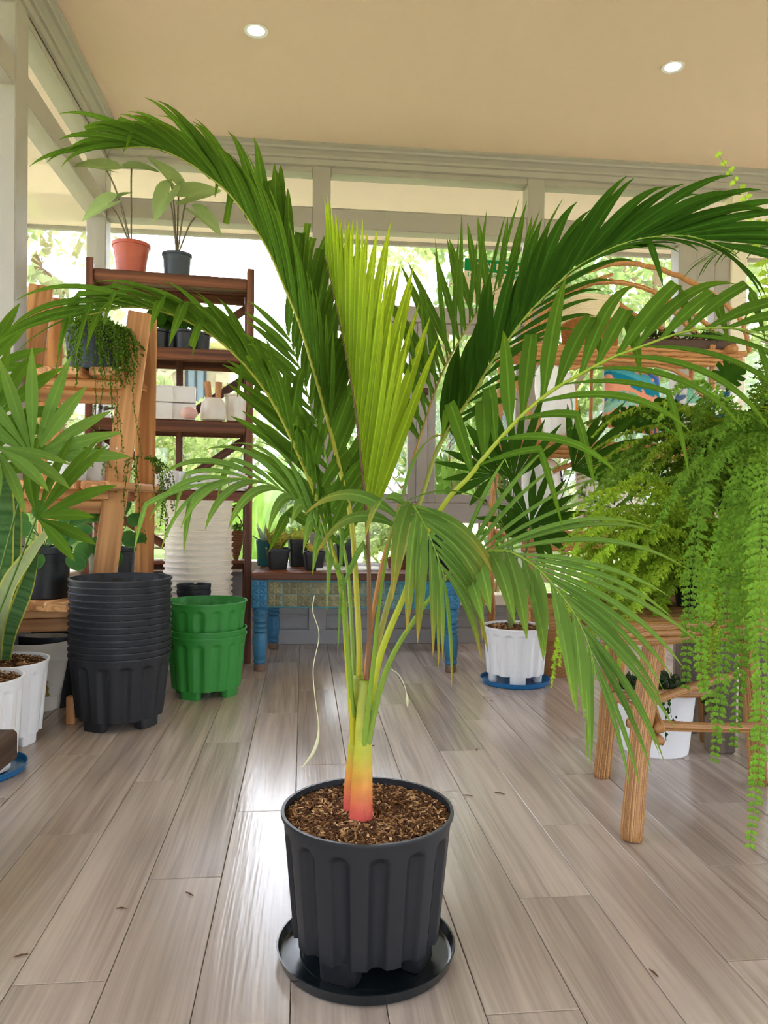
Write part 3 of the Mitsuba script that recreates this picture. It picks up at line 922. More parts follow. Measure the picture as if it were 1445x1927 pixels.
# white pot with a gold tree
GP = (-1.015,3.077,0.246)
t = pot('cream plastic pot with a golden fir tree on its front', (GP[0], GP[1], 0), 0.134, 0.098, 0.262, 'mat_cream_plastic', soil=False, lip=0.009, band=0.27)
tree = [(-0.13, 0), (0.13, 0), (0.13, 0.12), (0.5, 0.16), (0.34, 0.36), (0.44, 0.38), (0.25, 0.6), (0.36, 0.62), (0.05, 1.0), (-0.05, 0.98), (-0.34, 0.66), (-0.22, 0.64), (-0.46, 0.42), (-0.32, 0.4), (-0.52, 0.14), (-0.13, 0.12)]
from shapely.geometry import Polygon
v2, f2 = trimesh.creation.triangulate_polygon(Polygon(tree), engine='earcut')
v3, f2 = trimesh.remesh.subdivide(*trimesh.remesh.subdivide(np.column_stack([v2, v2[:, 0] * 0]), f2))
hh = 0.045 + v3[:, 1] * 0.108
rr = 0.098 + (0.125 - 0.098) * hh / (0.262 * 0.73) + 0.0016 + 0.0008 * meshkit.noise(v3 * 9, 2)
aa = math.radians(-64) + v3[:, 0] * 0.066 / 0.11
plain('mat_gold', (150, 118, 56))
part(t, 'tree_emblem', move(M().add(np.column_stack([rr * np.cos(aa), rr * np.sin(aa), hh]), f2).ply('mat_gold', smooth=True), (GP[0], GP[1], 0)), 'golden fir tree emblem')
m = M()
X, Y = np.meshgrid(np.linspace(-1, 1, 26), np.linspace(-1, 1, 26), indexing='ij')
rq = np.sqrt(X * X + Y * Y) + 1e-6
sq = np.maximum(np.abs(X), np.abs(Y)) / rq
v = np.stack([X * sq * 0.112, Y * sq * 0.112, 0 * X], -1)
v[..., 2] = 0.225 + 0.06 * meshkit.noise(v * 26, 4) * (1 - np.clip(np.hypot(v[..., 0], v[..., 1]) / 0.112, 0, 1) ** 3) - 0.012
single('plastic_bag', move(m.add(v.reshape(-1, 3), grid_faces(26, 26)).ply('mat_white', smooth=True), (GP[0], GP[1], 0)), 'crumpled white plastic bag inside the cream pot with the golden tree', 'plastic bag')

# white ribbed pots with soil at the far left
def white_ribbed(label, c, R=0.142, Rb=0.122, H=0.27, zb=0.035, rz=0.0, z0=0.0, nth=196):
    t = thing('plant_pot', label, 'plant pot')
    part(t, 'body', move(ribbed_pot_mesh(R, Rb, H, zb, nf=14, nth=nth, nz=10, mat='mat_white', depth=0.01), (c[0], c[1], z0), rz))
    for f in feet_mesh(Rb - 0.002, zb, [k * pi / 2 for k in range(4)], 'mat_white', 0.07, 0.036):
        part(t, 'foot', move(f, (c[0], c[1], z0), rz - 0.35))
    part(t, 'soil', move(soil_disc(R - 0.005, 5, 40), (c[0], c[1], z0 + H - 0.013)))
    part(t, 'bark_mulch', move(chips_mesh(R - 0.008, 500, 9, 0.002, (0.006, 0.02)), (c[0], c[1], z0 + H - 0.012)), stuff=True)
    return t


SP = (-0.982,2.641,0.273)
white_ribbed('white ribbed pot with soil, holding the snake plant', SP)
LP = (-0.952,2.346,0.263)
white_ribbed('white ribbed pot with soil at the left edge, in front of the snake plant', LP, R=0.134, Rb=0.118, H=0.268, z0=0.012)
m = M()
lathe(m, [(0.001, 0.0), (0.135, 0.0), (0.14, 0.003), (0.147, 0.022), (0.144, 0.022), (0.138, 0.006), (0.001, 0.006)], 64, close=False)
saucer = m.ply('mat_blue', smooth=35)
single('saucer', move(saucer, (LP[0], LP[1], 0.0), 0, 1.0), 'blue round saucer under the white pot at the left edge', 'saucer')

# low dark bench, its end in the picture
t = thing('low_bench', 'corner of a low dark wooden bench at the left edge', 'bench')
A_, B_ = np.array((-0.682,1.968,0.235)), np.array((-0.687,1.839,0.235))
dl = unit(B_ - A_)
dw = np.array([-dl[1], dl[0], 0]) * -1.0
if dw[1] < 0:
    dw = -dw
for k, wd in enumerate((0.13, 0.13)):
    c0 = A_ + dw * (0.075 + 0.133 * k)
    m = M()
    board(m, c0 - np.array([0, 0, 0.0375]), c0 + dl * 0.75 - np.array([0, 0, 0.0375]), 0.13, 0.075, ch=0.008)
    if k == 0:
        part(t, 'top_plank', m.ply('mat_table_wood', smooth=False, uv=True))
for sg in (0.2, 0.6):
    c0 = A_ + dl * sg + dw * 0.075
    part(t, 'leg', wood('mat_table_wood', ((c0[0], c0[1], 0), (c0[0], c0[1], 0.161), 0.06, 0.06, {'up': (0, 1, 0)})))

# snake plant
t = thing('snake_plant', 'snake plant with banded yellow-edged leaves in the white ribbed pot', 'snake plant')
rng = np.random.default_rng(21)


def sword(parent, pts, W, twist=0.0, face=(0.3, -1, 0.1), pale=0.0, tipfrac=0.75):
    m = M()
    n = 90
    P_ = spline(pts, n)
    T_ = unit(np.gradient(P_, axis=0))
    nr = np.asarray(face, float)
    V, C = [], []
    for i in range(n):
        s = i / (n - 1)
        w = W / 2 * (0.55 + 0.45 * min(s / 0.4, 1)) * (1 if s < tipfrac else max(1 - ((s - tipfrac) / (1 - tipfrac)) ** 1.7, 0.01))
        sd = unit(np.cross(T_[i], nr))
        a = twist * s
        nn = np.cross(sd, T_[i])
        sd = sd * math.cos(a) + nn * math.sin(a)
        nn = np.cross(sd, T_[i])
        band = 0.5 + 0.5 * math.sin(s * 150 + 2.5 * math.sin(s * 37)) * (0.6 + 0.4 * math.sin(s * 61))
        g = lin(44, 84, 40) * (1 - 0.55 * band) + lin(120, 150, 96) * 0.55 * band
        g = g * (1 - pale) + lin(190, 196, 140) * pale
        y = lin(206, 196, 70)
        V += [P_[i] + sd * w + nn * w * 0.25, P_[i] + sd * w * 0.8 + nn * w * 0.12, P_[i], P_[i] - sd * w * 0.8 + nn * w * 0.12, P_[i] - sd * w + nn * w * 0.25]
        C += [y, g, g * 0.95, g, y]
    part(parent, 'leaf', m.add(np.array(V), grid_faces(n, 5), np.array(C)).ply('mat_leaf', smooth=True, col=True))


sword(t, [(-0.963,2.609,0.276), (-0.969,2.613,0.521), (-0.965,2.615,0.764), (-0.97,2.617,0.933)], 0.06, 0.2)
sword(t, [(-0.96,2.629,0.272), (-0.956,2.641,0.448), (-0.95,2.653,0.693), (-0.957,2.665,0.86)], 0.046, -0.3)
sword(t, [(-0.979,2.591,0.28), (-0.939,2.549,0.494), (-0.849,2.521,0.632), (-0.741,2.491,0.764)], 0.055, 0.9, pale=0.55, tipfrac=0.5)
sword(t, [(-0.948,2.578,0.282), (-0.925,2.566,0.39), (-0.875,2.542,0.512), (-0.833,2.539,0.648)], 0.05, 0.4, tipfrac=0.6)
sword(t, [(-1.032,2.667,0.265), (-1.046,2.681,0.55), (-1.063,2.696,0.797)], 0.055, 0.1)


# ---------------------------------------------------------------- fan palms
def fan(plant, hub, foot, axis, nrm, L, W, n, spread, seed, droop=0.25, color='mid', bend=None, lf=(0.75, 1.0)):
    """A fan leaf: its stalk from foot to hub, blades fanned around the axis."""
    rng = np.random.default_rng(seed)
    hub, foot = np.asarray(hub, float), np.asarray(foot, float)
    lk = numbered(plant + '__leaf')
    m = M()
    mid = (hub + foot) / 2 + (np.asarray(bend) if bend is not None else 0)
    tube(m, spline([foot, mid, hub], 12), 0.0028, 6, LEAF['mid'] * 0.9)
    scene[lk + '__stalk'] = m.ply('mat_stem', smooth=True, col=True)
    ax = unit(axis)
    nr = unit(np.asarray(nrm, float) - (np.asarray(nrm, float) @ ax) * ax)
    sd = np.cross(ax, nr)
    for k in range(n):
        x = (k + 0.5) / n * 2 - 1
        a = math.radians(spread / 2) * x * (1 + 0.04 * rng.standard_normal())
        d = unit(ax * math.cos(a) + sd * math.sin(a) + nr * 0.1 * rng.standard_normal() + nr * 0.12 * (1 - x * x))
        mm = M()
        ln = L * (lf[1] - (lf[1] - lf[0]) * x * x) * (1 + 0.08 * rng.standard_normal())
        blade(mm, hub, d, nr, ln, W * (0.85 + 0.3 * rng.random()), droop * (0.6 + 0.8 * rng.random()), n=9, fold=0.24, peak=0.55, w0=0.12, end=0.06, pw=2.2,
              c=np.asarray(LEAF[color]) * (0.85 + 0.3 * rng.random()), tip=LEAF[color] * np.array([1.35, 1.15, 0.9]), rib=1.15)
        part(lk, 'blade', mm.ply('mat_leaf', smooth=True, col=True))


lp = thing('fan_palm', 'bright green fan palm with finger-like leaves at the left edge, beside the pine shelf', 'palm')
LF = (-0.952,2.347,0.283)
fan(lp, (-0.759,2.253,0.916), LF, (0.35, -0.1, 1), (0.2, -1, 0.15), 0.31, 0.036, 9, 150, 1, 0.2, bend=(0.02, 0, 0.1), color='pale')
fan(lp, (-0.725,2.187,0.75), LF, (0.75, -0.1, 0.62), (-0.3, -1, 0.5), 0.255, 0.034, 9, 175, 2, 0.18, bend=(0.02, 0, 0.05))
fan(lp, (-0.905,2.33,1.013), LF, (0.7, -0.2, 0.75), (0.1, -1, 0.3), 0.27, 0.036, 8, 150, 3, 0.5)
fan(lp, (-0.964,2.419,1.18), LF, (0.25, 0.0, 1), (0.2, -1, 0.2), 0.24, 0.03, 8, 140, 4, 0.3)
fan(lp, (-0.801,2.097,0.937), LF, (0.35, -0.4, -0.6), (0.2, -1, 0.4), 0.24, 0.03, 8, 150, 5, 0.5, color='pale')
fan(lp, (-0.956,2.313,0.858), LF, (0.1, -0.3, 1), (0.4, -1, 0.2), 0.3, 0.034, 8, 160, 6, 0.4)

# ---------------------------------------------------------------- pine ladder shelf
t = thing('ladder_shelf', 'pale pine ladder shelf of rough planks with slanted legs at the left', 'shelf')


def leg(parent, a, b, w, h, up, mat='mat_pine', name='leg', ch=0.004):
    return part(parent, name, wood(mat, (a, b, w, h, {'up': up, 'ch': ch})))


leg(t, (-0.667,3.216,1.56), (-0.824,3.057,0), 0.092, 0.04, (0.2, -1, 0.1))
leg(t, (-0.672,3.358,1.572), (-0.809,4.043,0), 0.09, 0.04, (0.2, -1, 0.1))
leg(t, (-1.081,3.301,1.674), (-1.161,2.974,0), 0.092, 0.04, (0.2, -1, 0.1))
leg(t, (-1.07,3.4,1.657), (-1.238,3.87,0), 0.09, 0.04, (0.2, -1, 0.1))
for zi, (zt, pxs, rail) in enumerate(((1.31, (75, 130, 191, 226), 1), (0.872, (70, 125, 185, 235), 1), (0.437, (40, 83, 122, 165), 1))):
    fy = (667, 905, 1138)[zi]
    d0 = (2.93, 2.84, 2.72)[zi]
    dl_ = (0.30, 0.42, 0.55)[zi]
    from_l = None
    for k in range(4):
        a = np.array((( (-1.005,3.058,1.353), (-0.895,3.047,1.352), (-0.771,3.034,1.346), (-0.751,3.263,1.381)), ((-0.995,2.961,0.87), (-0.882,2.949,0.869), (-0.765,2.937,0.869), (-0.75,3.217,0.883)), ((-1.001,2.816,0.425), (-0.919,2.817,0.425), (-0.853,2.8,0.425), (-0.842,3.151,0.401)))[zi][k])
        a[2] = zt - 0.017
        b = a + np.array([0.10, 0.99, 0]) * dl_
        part(t, 'deck_plank', wood('mat_pine', (a, b, (0.102, 0.118, 0.11)[zi] * (0.93 if k % 2 else 1.0), 0.034, {'ch': 0.008})))
    l = np.array(((-1.07,3.105,1.313), (-1.072,3.009,0.838), (-1.099,2.886,0.378))[zi])
    r = np.array(((-0.727,3.159,1.316), (-0.76,3.107,0.834), (-0.842,2.939,0.363))[zi])
    for k, (dz, dy, hh_) in enumerate(((0.052, 0.0, 0.036), (0.1, 0.035, 0.05), (0.06, dl_ - 0.05, 0.05))):
        a, b = l.copy(), r.copy()
        a[2] = b[2] = zt - dz
        a[1] += dy
        b[1] += dy
        part(t, 'cross_rail', wood('mat_pine', (a, b, 0.03, hh_)))
m = M()
board(m, (-0.816,2.834,0), tuple(np.array((-0.816,2.834,0)) + np.array([0, 0, 0.1])), 0.03, 0.03, up=(0, 1, 0))
part(t, 'foot_block', m.ply('mat_pine', smooth=False, uv=True))

# pots and trailing plants on the ladder shelf


def trail(parent, starts, seed, L, bead=0.0035, step=0.008, c=LEAF['fern2'], name='strand', sag=0.35, spread=0.04):
    rng = np.random.default_rng(seed)
    OCT = np.array([[1, 0, 0], [-1, 0, 0], [0, 1, 0], [0, -1, 0], [0, 0, 1], [0, 0, -1.0]])
    OF = np.array([[0, 2, 4], [2, 1, 4], [1, 3, 4], [3, 0, 4], [2, 0, 5], [1, 2, 5], [3, 1, 5], [0, 3, 5]])
    for (s, out) in starts:
        m = M()
        ln = L * rng.uniform(0.45, 1.0)
        p, d = np.array(s, float), unit(np.asarray(out, float) + np.array([0, 0, 0.25]))
        pts = [p]
        k = int(ln / step)
        for i in range(k):
            d = unit(d + DOWN * sag * 0.5 + 0.08 * rng.standard_normal(3))
            p = p + d * step
            pts.append(p)
        pts = np.array(pts)
        tube(m, pts[::2] if len(pts) > 6 else pts, 0.0009, 4, c * 0.8)
        for q in pts:
            o = q + rng.standard_normal(3) * bead * 0.9
            m.add(o + OCT * bead * rng.uniform(0.7, 1.2) * np.array([1, 1, 1.25]), OF, c * rng.uniform(0.7, 1.4))
        part(parent, name, m.ply('mat_leaf', smooth=True, col=True))


def ring_starts(c, R, z, n, seed, a0=0, a1=2 * pi):
    rng = np.random.default_rng(seed)
    o = []
    for k in range(n):
        a = a0 + (a1 - a0) * rng.random()
        r = R * math.sqrt(rng.uniform(0.35, 1))
        o.append(((c[0] + r * math.cos(a), c[1] + r * math.sin(a), z), (math.cos(a), math.sin(a), 0)))
    return o


def mound(parent, c, R, h, n, seed, col, size=0.012, name='foliage'):
    """A cushion of many tiny leaves: one part, nobody could count them."""
    rng = np.random.default_rng(seed)
    m = M()
    for k in range(n):
        a, b = rng.random() * 2 * pi, rng.random()
        rr = math.sqrt(b)
        p = np.array(c) + np.array([R * rr * math.cos(a), R * rr * math.sin(a), h * math.sqrt(max(1 - b, 0)) * rng.uniform(0.5, 1.0)])
        d = unit(rng.standard_normal(3) + np.array([0, 0, 0.5]))
        nr = unit(rng.standard_normal(3) + np.array([0, 0, 1.2]))
        blade(m, p, d, nr, size * rng.uniform(0.7, 1.4), size * 0.7, 0.3, n=3, peak=0.45, w0=0.3, c=np.asarray(col) * rng.uniform(0.7, 1.3))
    part(parent, name, m.ply('mat_leaf', smooth=True, col=True), stuff=True)


c1 = np.array((-0.846,3.173,1.437))
c1[2] = 1.31
pot('black pot of trailing string-of-beads on the top of the ladder shelf', c1, 0.105, 0.085, 0.165, 'mat_slate')
sb = thing('trailing_plant', 'dense trailing string-of-beads plant spilling over the ladder shelf from the black pot', 'trailing plant')
mound(sb, c1 + np.array([0, 0, 0.15]), 0.1, 0.09, 620, 3, LEAF['fern2'] * 1.0, 0.014)
trail(sb, ring_starts(c1, 0.108, 1.31 + 0.175, 84, 5, -pi * 0.55, pi * 0.25), 6, 0.30, bead=0.0045, c=LEAF['fern2'] * 1.1)
trail(sb, ring_starts(c1 + np.array([0.05, 0, 0]), 0.1, 1.31 + 0.17, 8, 8, -pi * 0.5, -pi * 0.1), 9, 0.62, c=LEAF['fern2'], step=0.011)
c2 = np.array((-0.91,3.094,0.924))
c2[2] = 0.872
t = pot('white hanging pot with white wire on the middle board of the ladder shelf', c2, 0.083, 0.066, 0.125, 'mat_white')
c3 = np.array((-0.826,3.185,0.93))
c3[2] = 0.872
t3 = pot('second white hanging pot, right of the first on the ladder shelf', c3, 0.075, 0.06, 0.105, 'mat_white')
for tt_, cc, R in ((t, c2, 0.083), (t3, c3, 0.075)):
    for k in range(3):
        a = k * 2.1 + 0.5
        m = M()
        e = cc + np.array([R * math.cos(a), R * math.sin(a), 0.115])
        tube(m, spline([e, cc + np.array([R * 0.6 * math.cos(a) + 0.01, R * 0.6 * math.sin(a), 0.15]), cc + np.array([0.06, -0.02, 0.165 + 0.01 * k]), cc + np.array([0.09, -0.05, 0.13])], 14), 0.0028, 6)
        part(tt_, 'hanger_wire', m.ply('mat_white', smooth=True))
s1 = thing('trailing_plant', 'small-leaved green trailing plant in the first white hanging pot', 'trailing plant')
mound(s1, c2 + np.array([0, 0, 0.115]), 0.08, 0.035, 240, 13, LEAF['fern'], 0.012)
trail(s1, ring_starts(c2, 0.083, 0.872 + 0.13, 12, 15, -pi * 0.8, -0.1), 16, 0.12, c=LEAF['fern'])
s2 = thing('trailing_plant', 'small-leaved green trailing plant in the second white hanging pot, hanging past the shelf', 'trailing plant')
mound(s2, c3 + np.array([0, 0, 0.095]), 0.075, 0.05, 260, 14, LEAF['fern'], 0.013)
trail(s2, ring_starts(c3, 0.076, 0.872 + 0.112, 16, 17, -pi * 0.9, 0.4), 18, 0.2, c=LEAF['fern'])
trail(s2, ring_starts(c3 + np.array([0.16, 0.02, 0]), 0.05, 0.872 + 0.1, 18, 27, -pi * 0.9, 0.4), 28, 0.4, c=LEAF['fern2'])


def leafy(parent, spots, W, shape, col, rim=None, c0=None, facing=(0, -1, 0.4), cup=0.15, droop=0.1, stalk=0.0018, seed=0, cl=None, sub=1):
    rng = np.random.default_rng(seed)
    for (p, size, ang) in spots:
        p = np.asarray(p, float)
        lk = numbered(parent + '__leaf')
        m = M()
        d = np.array([math.sin(math.radians(ang)), -0.12, math.cos(math.radians(ang))])
        nr = unit(np.asarray(facing) + 0.35 * rng.standard_normal(3))
        leaf_shape(m, shape, p, d, nr, size, cup, droop, np.asarray(col) * rng.uniform(0.8, 1.25), rim, sub)
        scene[lk] = m.ply('mat_leaf', smooth=True, col=True)
        if c0 is not None:
            m = M()
            o = np.asarray(c0, float)
            tube(m, spline([o, o * 0.4 + p * 0.6 + np.array([0, 0, 0.12 * np.linalg.norm(p - o)]), p + d * size * 0.02], 10), stalk, 5, np.asarray(col) if cl is None else cl)
            part(lk, 'stalk', m.ply('mat_stem', smooth=True, col=True))


c4 = np.array((-0.945,2.952,0.485))
c4[2] = 0.437
pot('black pot of round-leaved plant on the lowest board of the ladder shelf', c4, 0.092, 0.078, 0.19, 'mat_black')
q = thing('round_leaved_plant', 'plant of thick round dark green leaves in the black pot low on the ladder shelf', 'potted plant')
leafy(q, [((-0.916,2.87,0.655), 0.085, 75), ((-0.852,2.853,0.648), 0.075, 60), ((-0.827,2.881,0.685), 0.07, 85), ((-0.983,2.918,0.683), 0.08, -70), ((-1.02,2.982,0.71), 0.07, -60), ((-0.982,2.998,0.724), 0.075, 5), ((-0.833,2.841,0.602), 0.075, 130),
          ((-0.938,2.862,0.609), 0.06, 190), ((-0.813,2.859,0.61), 0.065, 150), ((-0.904,2.95,0.712), 0.07, 40), ((-0.867,2.966,0.718), 0.07, 80), ((-1.029,2.942,0.662), 0.07, -100)], 0.06, ROUND, lin(52, 100, 56), lin(96, 140, 70), c4 + np.array([0, 0, 0.18]), facing=(0.1, -1, 0.7), seed=4)
c5 = np.array((-0.801,3.339,0.489))
c5[2] = 0.0
pot('black pot of round-leaved plant behind the slanted pine leg', (c5[0], c5[1], 0.437), 0.1, 0.085, 0.165, 'mat_black', band=0.1)
q = thing('round_leaved_plant', 'plant of round dark green leaves behind the slanted pine leg', 'potted plant')
leafy(q, [((-0.873,3.238,0.704), 0.085, 20), ((-0.839,3.214,0.651), 0.085, 160), ((-0.88,3.228,0.629), 0.08, 190), ((-0.727,3.242,0.673), 0.075, 150), ((-0.754,3.296,0.726), 0.08, 30), ((-0.792,3.25,0.705), 0.08, 0), ((-0.841,3.275,0.714), 0.08, -30), ((-0.716,3.291,0.649), 0.07, 100), ((-0.769,3.246,0.596), 0.07, 170), ((-0.739,3.345,0.702), 0.07, 60)],
      0.06, ROUND, lin(50, 96, 50), lin(96, 140, 70), (c5[0], c5[1], 0.54), facing=(0.1, -1, 0.6), seed=6)
c6 = np.array((-0.967,3.192,0.246))
pot('wide black tub under the lowest board of the ladder shelf', (c6[0], c6[1], 0), 0.17, 0.15, 0.275, 'mat_black', name='tub', cat='tub', soil=False)

# ---------------------------------------------------------------- dark wooden rack
rk = thing('dark_rack', 'tall reddish-brown wooden rack of five shelves by the back window', 'shelf')
FL, FR = np.array((-1.015,3.774,1.407))[:2], np.array((-0.27,3.857,1.442))[:2]
ex = unit(FR - FL)
ey = np.array([-ex[1], ex[0]])
RW, RD = float(np.linalg.norm(FR - FL)), 0.30


def rp(u, v, z):
    q = FL + ex * u + ey * v
    return (q[0], q[1], z)


UPX = (ey[0], ey[1], 0)
for u, v in ((0, 0), (RW, 0), (0, RD), (RW, RD), (RW * 0.535, RD)):
    leg(rk, rp(u, v, 0), rp(u, v, 1.945 if v == 0 else 1.9), 0.034, 0.044, UPX, 'mat_dark_wood', 'post')
SZ = [1.90, 1.545, 1.195, 0.853, 0.497]
for i, z in enumerate(SZ):
    for v in (0.0, RD)[i == 4:]:
        part(rk, 'rail', wood('mat_dark_wood', (rp(0.018, v, z - 0.03), rp(RW - 0.018, v, z - 0.03), 0.022, 0.055)))
    for k in range(2 if i == 4 else 0, 4):
        v = 0.05 + k * 0.067
        part(rk, 'shelf_board', wood('mat_dark_wood', (rp(-0.01, v, z - 0.009), rp(RW + 0.01, v, z - 0.009), 0.058, 0.018, {'ch': 0.002})))
    for u in (0.0, RW):
        part(rk, 'end_rail', wood('mat_dark_wood', (rp(u, 0.022, z - 0.045), rp(u, RD - 0.022, z - 0.045), 0.02, 0.045)))
for (u0, z0, u1, z1) in ((RW * 0.535, 1.22, RW, 1.47), (RW * 0.535, 0.89, RW, 1.14), (RW * 0.535, 0.56, RW, 0.80), (0, 1.14, RW * 0.535, 0.89), (0, 0.78, RW * 0.535, 0.52), (0, 1.49, RW * 0.535, 1.24), (RW * 0.535, 1.58, RW, 1.84)):
    part(rk, 'brace', wood('mat_dark_wood', (rp(u0, RD + 0.03, z0), rp(u1, RD + 0.03, z1), 0.042, 0.016, {'up': UPX})))


def on(px_u, v, z):
    return np.array(rp(px_u, v, z))


# two alocasias on top
PALE = lin(150, 164, 112)


def alocasia(label, potlab, c, R, Rb, H, mat, leaves, seed):
    pot(potlab, c, R, Rb, H, mat, lip=0.006, band=0.12)
    t = thing('elephant_ear', label, 'potted plant')
    leafy(t, leaves, 0, HEART, PALE * np.array([0.95, 1.0, 0.9]), None, (c[0], c[1], c[2] + H * 0.9), facing=(0.1, -0.9, 0.75), cup=0.35, droop=0.35, stalk=0.0042, seed=seed, cl=lin(110, 96, 74), sub=2)


a1 = np.array((-0.85,3.883,1.949))
a1[2] = 1.90
alocasia('pale arrow-leaved plant in the terracotta pot on the rack', 'terracotta-coloured plastic pot on top of the dark rack', a1, 0.092, 0.066, 0.152, 'mat_terracotta',
         [((-0.945,3.778,2.37), 0.175, -82), ((-0.852,3.869,2.419), 0.14, 88), ((-0.926,3.753,2.198), 0.15, -120), ((-0.893,3.791,2.242), 0.075, 60)], 31)
a2 = np.array((-0.634,3.901,1.951))
a2[2] = 1.90
alocasia('pale arrow-leaved plant in the slate pot on the rack', 'slate-blue plastic pot on top of the dark rack, right of the terracotta one', a2, 0.073, 0.06, 0.118, 'mat_slate',
         [((-0.66,3.868,2.373), 0.16, -40), ((-0.659,3.807,2.286), 0.155, -150), ((-0.578,3.839,2.283), 0.17, 72), ((-0.529,3.853,2.208), 0.155, 125), ((-0.63,3.905,2.332), 0.08, 60)], 32)
# row of black nursery pots on the second shelf
rng = np.random.default_rng(41)
for k, (px_, lab) in enumerate(zip(((-0.716,3.906,1.595), (-0.666,3.941,1.604), (-0.593,3.893,1.596), (-0.52,3.945,1.61)), ('leftmost', 'second', 'third', 'rightmost'))):
    c = np.array(px_)
    c[2] = 1.545
    pot('%s of the four black nursery pots on the second rack shelf' % lab, c, 0.05, 0.04, 0.098, 'mat_black', group='black pots on the rack')
    q = thing('small_plant', 'dark leafy plant in the %s black nursery pot on the rack' % lab, 'potted plant', 'plants in the rack pots')
    leafy(q, [(c + np.array([0.03 * math.cos(a), 0.03 * math.sin(a), 0.11 + 0.03 * rng.random()]), 0.075, rng.uniform(-80, 80)) for a in np.linspace(0, 6, 6)], 0, ROUND, LEAF['dark'] * 0.8, None, c + np.array([0, 0, 0.085]), seed=50 + k)


def carton(label, c, w, d, h, group=None):
    t = thing('carton', label, 'box', group)
    m = M()
    e = ex
    p0 = np.array([c[0] - e[0] * w / 2, c[1] - e[1] * w / 2, c[2] + h / 2 - 0.004])
    p1 = np.array([c[0] + e[0] * w / 2, c[1] + e[1] * w / 2, c[2] + h / 2 - 0.004])
    board(m, p0, p1, d, h - 0.008, ch=0.002)
    part(t, 'body', m.ply('mat_white', smooth=False))
    m = M()
    dz = np.array([0, 0, h / 2 - 0.003])
    board(m, p0 + dz - np.r_[e, 0] * 0.001, p1 + dz + np.r_[e, 0] * 0.001, d + 0.003, 0.006, ch=0.001)
    part(t, 'lid', m.ply('mat_white', smooth=False))


S3 = 1.195
for (px_, z, lab) in (((-0.692,3.839,1.298), 0, 'white carton on the third rack shelf, bottom of the left pair'), ((-0.692,3.839,1.298), 1, 'white carton on the third rack shelf, top of the left pair'),
                      ((-0.588,3.859,1.303), 0, 'white carton beside the cream jar, bottom of the right pair'), ((-0.588,3.859,1.303), 1, 'white carton beside the cream jar, top of the right pair')):
    c = np.array(px_)
    c[2] = S3 + 0.083 * z
    carton(lab, c, 0.085 if px_[0] < -0.78 else 0.112, 0.1, 0.082, 'white cartons on the rack')
c = np.array((-0.785,3.828,1.243))
c[2] = S3
carton('low white carton half hidden by the pine legs', c, 0.07, 0.08, 0.082)
c = np.array((-0.545,3.742,1.187))
c[2] = S3
plain('mat_pink', (222, 176, 166))
plain('mat_cream_glaze', (222, 214, 200), 'mat_gloss')
m = M()
lathe(m, [(0.001, 0), (0.026, 0), (0.038, 0.012), (0.04, 0.025), (0.034, 0.042), (0.02, 0.05), (0.016, 0.052), (0.014, 0.048), (0.001, 0.04)], 36, close=False)
single('pink_bowl', move(m.ply('mat_pink', smooth=40), c), 'small round pink pot in front of the white cartons', 'pot')
c = np.array((-0.441,3.812,1.197))
c[2] = S3
t = thing('utensil_jar', 'cream glazed jar with two wooden handles on the dark rack', 'jar')
m = M()
lathe(m, [(0.001, 0), (0.056, 0), (0.06, 0.006), (0.061, 0.05), (0.056, 0.085), (0.043, 0.102), (0.040, 0.106), (0.037, 0.106), (0.04, 0.098), (0.001, 0.02)], 44, close=False)
part(t, 'body', move(m.ply('mat_cream_glaze', smooth=40), c))
for dx, tx in ((-0.012, -0.03), (0.018, 0.026)):
    m = M()
    tube(m, [c + np.array([dx, 0, 0.03]), c + np.array([tx, 0, 0.185])], [0.012, 0.0165], 12)
    single('wooden_handle', m.ply('mat_pine', smooth=40, uv=False), 'wooden handle standing in the cream jar, %s' % ('tilted to the left' if dx < 0 else 'the right one'), 'wooden handle')
c = np.array((-0.333,3.861,1.2))
c[2] = S3
pot('cream ceramic pot at the right end of the third rack shelf', c, 0.062, 0.05, 0.132, 'mat_cream_glaze', soil=False, band=0.1)
c = np.array((-0.938,3.844,1.215))
c[2] = S3
t = thing('glass_terrarium', 'small glass jar of grey moss on the third rack shelf, behind the trailing strands', 'jar')
plain('mat_moss', (84, 84, 62), 'mat_matte')
m = M()
lathe(m, [(0.001, 0.002), (0.056, 0.002), (0.06, 0.01), (0.06, 0.075), (0.05, 0.09), (0.03, 0.095)], 40, close=False)
part(t, 'glass_body', move(m.ply('mat_glass', smooth=True), c))
part(t, 'moss_filling', move(soil_mesh(0.054, 0.012, 30, 8, 9).ply('mat_moss', smooth=True), (c[0], c[1], c[2] + 0.05)))

# mugs on the fourth shelf


